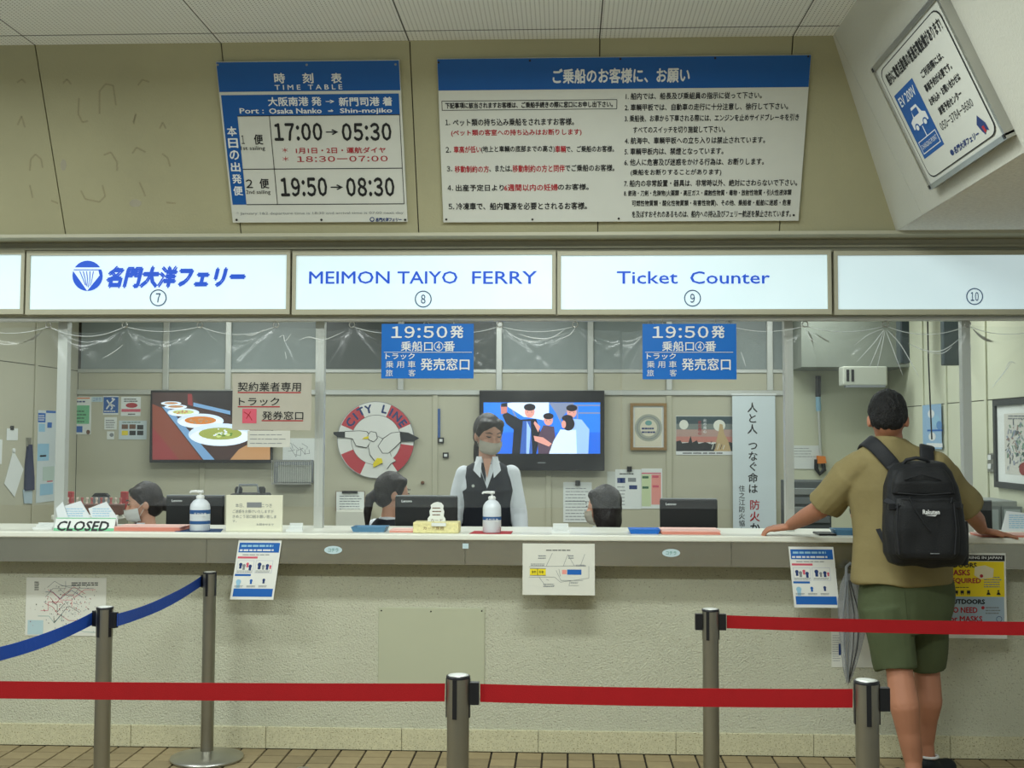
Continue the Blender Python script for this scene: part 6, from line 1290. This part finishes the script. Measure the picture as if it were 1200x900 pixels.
EL, WL = J(962, 596, 5.47), V((J(928, 620, 5.70).x, 5.72, ZC+.055)); ER, WR = J(1134, 598, 5.44), V((J(1152, 628, 5.72).x, 5.74, ZC+.040))
chain(bm, [(SL, .055), (EL, .043), ((EL+WL)/2, .040), (WL, .028)]); chain(bm, [(SR, .055), (ER, .042), ((ER+WR)/2+V((.008, 0, 0)), .038), (WR, .027)])
hand(bm, WL+V((0, .005, -.008)), (-.92, .30, -.14), (.2, .9, .1), (0, 0, 1), r=.0092, spread=.05, curl=.95, ln=.072)
hand(bm, WR+V((.006, .0, -.008)), (.93, .12, -.14), (-.1, -.95, -.05), (0, 0, 1), r=.0092, spread=.22, curl=.10, ln=.082)
KL, AL_ = J(1054, 786, 5.27), J(1070, 888, 5.24); KR, AR_ = J(1086, 784, 5.44), J(1085, 868, 5.47)
chain(bm, [(J(1040, 705, 5.33), .085), (KL, .056)]); chain(bm, [(J(1082, 705, 5.36), .085), (KR, .054)])
def calf(K_, C_, rc, A_, ra): chain(bm, [(K_, .056), (C_, rc), ((C_+A_)/2+V((0, .008, 0)), (rc+ra)*.5-.002), (A_, ra)])
calf(KL, J(1060, 826, 5.24), .064, AL_, .041); calf(KR, J(1089, 822, 5.42), .056, AR_, .037)
FL0, FL1 = V((AL_.x+.0, AL_.y-.02, .05)), V((AL_.x-.02, AL_.y+.16, .04)); FR0, FR1 = V((AR_.x+.01, AR_.y+.0, .05)), V((AR_.x+.125, AR_.y+.10, .04))
chain(bm, [(AL_, .036), (FL0, .034), (FL1, .028)]); chain(bm, [(AR_, .034), (FR0, .033), (FR1, .028)])
remesh('body', bm, M_SKM, man, .0055, 3)
bm = bmesh.new()
ico(bm, (0, -.026, .885+.014), 1, 3, (.084, .096, .102)); ico(bm, (0, -.048, .885-.026), 1, 3, (.072, .062, .062))
for s in (-1, 1): ico(bm, (s*.036, .028, .885+.045), 1, 2, (.042, .050, .046)); caps(bm, (s*.070, .008, .885+.02), .013, (s*.075, .004, .885-.008), .007)
bmx(bm, HMm); remesh('hair', bm, mat('short_black_hair', srgb(16, 16, 17), 0.6, var=0.2, vs=60, bump=0.9, bs=150), man, .005, 2, wob=.005, wf=55)
for s in (-1, 1):
    b = MB(); b.tube([HMm @ V((s*x, y, .885+z)) for x, y, z in ((.018, .089, .004), (.032, .087, .0005), (.046, .078, .003))], [.0015, .0042, .0015], M_EYE, 8); b.build('eye', man)
# T-shirt
bm = bmesh.new()
def rg_(px, py, Y, hw, hy, q=1.0): return (J(px, py, Y), hw*Y/1400, hy, q)
loft(bm, [rg_(1058, 683, 5.345, 57, .150, .9), rg_(1058, 660, 5.345, 56, .145), rg_(1058, 630, 5.34, 55.5, .138), rg_(1056, 600, 5.335, 57, .132), rg_(1053, 572, 5.33, 59, .128), rg_(1052, 552, 5.325, 60, .118), rg_(1051, 538, 5.32, 55, .105), rg_(1049, 527, 5.315, 43, .090), rg_(1045, 519, 5.31, 25, .076), rg_(1043, 514, 5.305, 18, .070)])
caps(bm, SL+V((.012, 0, .0)), .072, SL+(EL-SL)*.35, .078); cone(bm, SL+(EL-SL)*.2, .078, SL+(EL-SL)*.93, .084); caps(bm, SR-V((.012, 0, 0)), .072, SR+(ER-SR)*.35, .076); cone(bm, SR+(ER-SR)*.2, .076, SR+(ER-SR)*.93, .076)
TS = remesh('t_shirt', bm, M_TEE, man, .007, 4, wob=.020, wf=7.5)
bm = bmesh.new()
loft(bm, [rg_(1061, 664, 5.35, 52, .135), rg_(1062, 690, 5.35, 54, .142), rg_(1061, 715, 5.35, 54, .142), rg_(1060, 738, 5.355, 51, .135)])
cone(bm, J(1038, 712, 5.32), .112, J(1050, 784, 5.28), .086, 20); cone(bm, J(1084, 712, 5.38), .110, J(1087, 781, 5.44), .082, 20)
remesh('shorts', bm, M_SHO, man, .007, 3, wob=.014, wf=9)
b = MB()
for pts, w_ in (([(1060, 694, 5.19), (1062, 715, 5.195), (1064, 738, 5.21)], .0015),): b.tube([J(*p_) for p_ in pts], .002, M_SHO, 5)
b.build('seam', man)
for A0, A1 in ((FL0, FL1), (FR0, FR1)):
    d_v = (A1-A0).normalized(); bm = bmesh.new(); h = V((0, 0, 1))
    caps(bm, A0+V((0, 0, -.002))-d_v*.01, .043, A1, .040); caps(bm, A0+V((0, 0, .028))-d_v*.012, .040, A0+d_v*.05, .040)
    so = remesh('shoe', bm, flat('shoe_black', 22, 26, 30, 0.7), man, .005, 3, clip=(V((0, 0, .016)), V((0, 0, -1))))
    bm = bmesh.new(); caps(bm, V((A0.x, A0.y, .02))-d_v*.01, .046, V((A1.x, A1.y, .02)), .044); 
    bmesh.ops.scale(bm, vec=(1, 1, .5), verts=bm.verts[:]); remesh('sole', bm, flat('sole_white', 205, 205, 195, 0.6), so, .005, 2, clip=(V((0, 0, .001)), V((0, 0, -1))))
    b = MB(); t_ = A0+V((0, 0, .045)); b.tube([t_+V((.041*math.cos(k*.5236), .041*math.sin(k*.5236), .018)) for k in range(13)], .006, K['white'], 8); b.build('sock', man)
# ------------------------------------------------------------------ backpack
M_BAG = mat('black_nylon', srgb(20, 22, 25), 0.62, var=0.12, vs=14, bump=0.25, bs=220); M_WEB = flat('black_webbing', 30, 32, 36, 0.7)
YBG = 5.07
bag = thing('backpack', 'black nylon backpack with a small white logo on the back of the man', 'backpack', tuple(J(1083, 662, YBG)))
bm = bmesh.new()
def bg(px, py, hw, Y, hy, q=.55): return (J(px, py, Y), hw*Y/1400, hy, q)
loft(bm, [bg(1084, 663, 30, 5.08, .05), bg(1084, 659, 40, 5.08, .075), bg(1083.5, 648, 45, 5.075, .088), bg(1082, 620, 45.5, 5.075, .092), bg(1080.5, 595, 43.5, 5.08, .09), bg(1079, 570, 41, 5.09, .085), bg(1078, 552, 35, 5.105, .075), bg(1078, 543, 26, 5.115, .058), bg(1078, 540, 14, 5.12, .03)])
remesh('main_body', bm, M_BAG, bag, .006, 3, wob=.009, wf=12)
bm = bmesh.new()
loft(bm, [bg(1086, 655, 30, 4.985, .022, .5), bg(1086, 648, 36, 4.985, .030, .5), bg(1085, 620, 37, 4.985, .032, .5), bg(1084, 595, 35.5, 4.99, .030, .5), bg(1083, 583, 33, 5.0, .022, .5)])
remesh('front_pocket', bm, M_BAG, bag, .005, 3, wob=.005, wf=14)
bm = bmesh.new(); loft(bm, [bg(1082, 579, 36, 5.01, .022, .5), bg(1081, 565, 34, 5.015, .030, .5), bg(1080, 552, 27, 5.035, .022, .5), bg(1080, 547, 20, 5.045, .012, .5)])
remesh('top_pocket', bm, M_BAG, bag, .005, 3, wob=.004, wf=14)
def band(pts, wd, th, name, m=M_WEB, up=None):
    pts = [V(p_) for p_ in pts]; n = len(pts); b = MB(); vs = []
    for i, p_ in enumerate(pts):
        t = (pts[min(i+1, n-1)]-pts[max(i-1, 0)]).normalized(); a = t.cross(up or V((0, -1, .25))).normalized(); u_ = a.cross(t).normalized()
        vs += [p_+a*wd/2+u_*th/2, p_-a*wd/2+u_*th/2, p_-a*wd/2-u_*th/2, p_+a*wd/2-u_*th/2]
    b.add(vs, [(4*i+k, 4*i+(k+1) % 4, 4*i+4+(k+1) % 4, 4*i+4+k) for i in range(n-1) for k in range(4)]+[(0, 1, 2, 3), (4*n-4, 4*n-3, 4*n-2, 4*n-1)], m, False); return b.build(name, bag)
from mathutils.bvhtree import BVHTree
tw = worg(TS); bvh = BVHTree.FromPolygons([v.co+tw for v in TS.data.vertices], [list(p_.vertices) for p_ in TS.data.polygons])
def strap(start, ctrl, wd, name, m=M_WEB, th=.011):   # padded strap laid over the shirt
    pts = []; nr = []; C_ = [V(c_) for c_ in ctrl]
    for A, B in zip(C_, C_[1:]):
        for k in range(6):
            l_, n_, _, _ = bvh.find_nearest(A+(B-A)*k/6); pts.append(l_+n_*.012); nr.append(n_)
    for i_ in range(3):
        pts = [pts[0]]+[(pts[i-1]+pts[i]*2+pts[i+1])/4 for i in range(1, len(pts)-1)]+[pts[-1]]
    pts = [V(c_) for c_ in start]+pts; nr = [nr[0]]*len(start)+nr; vs = []; n = len(pts)
    for i, p_ in enumerate(pts):
        t = (pts[min(i+1, n-1)]-pts[max(i-1, 0)]).normalized(); a_ = t.cross(nr[i]).normalized(); u_ = a_.cross(t).normalized()*(1 if a_.cross(t).dot(nr[i]) > 0 else -1)
        for x_, y_ in ((-.5, -.5), (-.5, .2), (-.38, .5), (.38, .5), (.5, .2), (.5, -.5)): vs.append(p_+a_*wd*x_+u_*th*y_)
    b = MB(); b.add(vs, [(6*i+k, 6*i+(k+1) % 6, 6*i+6+(k+1) % 6, 6*i+6+k) for i in range(n-1) for k in range(6)]+[tuple(range(6)), tuple(range(6*n-6, 6*n))], m, True); return b.build(name, bag)
strap([J(1054, 551, 5.11)], [J(1048, 545, 5.16), J(1034, 531, 5.19), J(1022, 519, 5.24), J(1014, 515, 5.31), J(1009, 524, 5.40), J(1006, 560, 5.47)], .062, 'shoulder_strap')
strap([J(1092, 554, 5.11)], [J(1092, 546, 5.16), J(1091, 531, 5.19), J(1088.5, 519, 5.24), J(1087, 515, 5.31), J(1089, 524, 5.40), J(1093, 560, 5.46)], .062, 'shoulder_strap')
b = MB(); b.tube([J(1057, 546, 5.09), J(1062, 539, 5.07), J(1074, 536.5, 5.06), J(1086, 539, 5.065), J(1093, 548, 5.085)], .0075, M_WEB, 10); b.build('grab_handle', bag)
for pts in ([(1052, 578, 4.965), (1082, 580, 4.955), (1114, 578, 4.965)], [(1066, 583, 4.95), (1072, 596, 4.945), (1082, 612, 4.942), (1090, 622, 4.942)], [(1052, 590, 4.955), (1051, 620, 4.945), (1054, 650, 4.95)], [(1118, 590, 4.96), (1121, 620, 4.952), (1119, 650, 4.955)], [(1060, 562, 4.985), (1080, 556, 4.985), (1103, 562, 4.985)]):
    b = MB(); b.tube([J(*p_) for p_ in pts], .0035, M_WEB, 6); b.build('zip_seam', bag)
q = front(4.9405); b = MB(); text(b, q, 'Rakuten', 1081.5, 597.5, 1101, 602.5, 'white', .0, .03); b.poly(q, [(1084, 604), (1098, 603.4), (1096, 605.2)], .0, 'white'); b.build('logo', bag)
b = MB(); b.pr(front(4.945), 1090, 648.3, 1101, 649.2, .001, 'grey'); b.build('label', bag)
for pts in ([(1037, 586, 5.04), (1046, 590, 5.0), (1053, 594, 4.965)], [(1128, 594, 5.05), (1120, 590, 5.0), (1115, 586, 4.975)]): band([J(*p_) for p_ in pts], .022, .006, 'side_strap')
for p_ in ((1045, 594, 4.985), (1121, 592, 4.985)): c = J(*p_); b = MB(); b.bbox(c.x-.016, c.y-.014, c.z-.014, c.x+.016, c.y+.0, c.z+.014, K['plastic_black'], .004, 1); b.build('buckle', bag)
band([J(1029, 620, 5.20), J(1036, 634, 5.14), J(1044, 648, 5.06)], .02, .004, 'lower_strap'); 
b = MB(); c = J(1128, 645, 5.08); b.lathe((c.x-.012, c.y, c.z-.06), [(.030, 0), (.036, .02), (.036, .16), (.034, .18)], M_BAG, 16); b.build('side_pocket', bag)
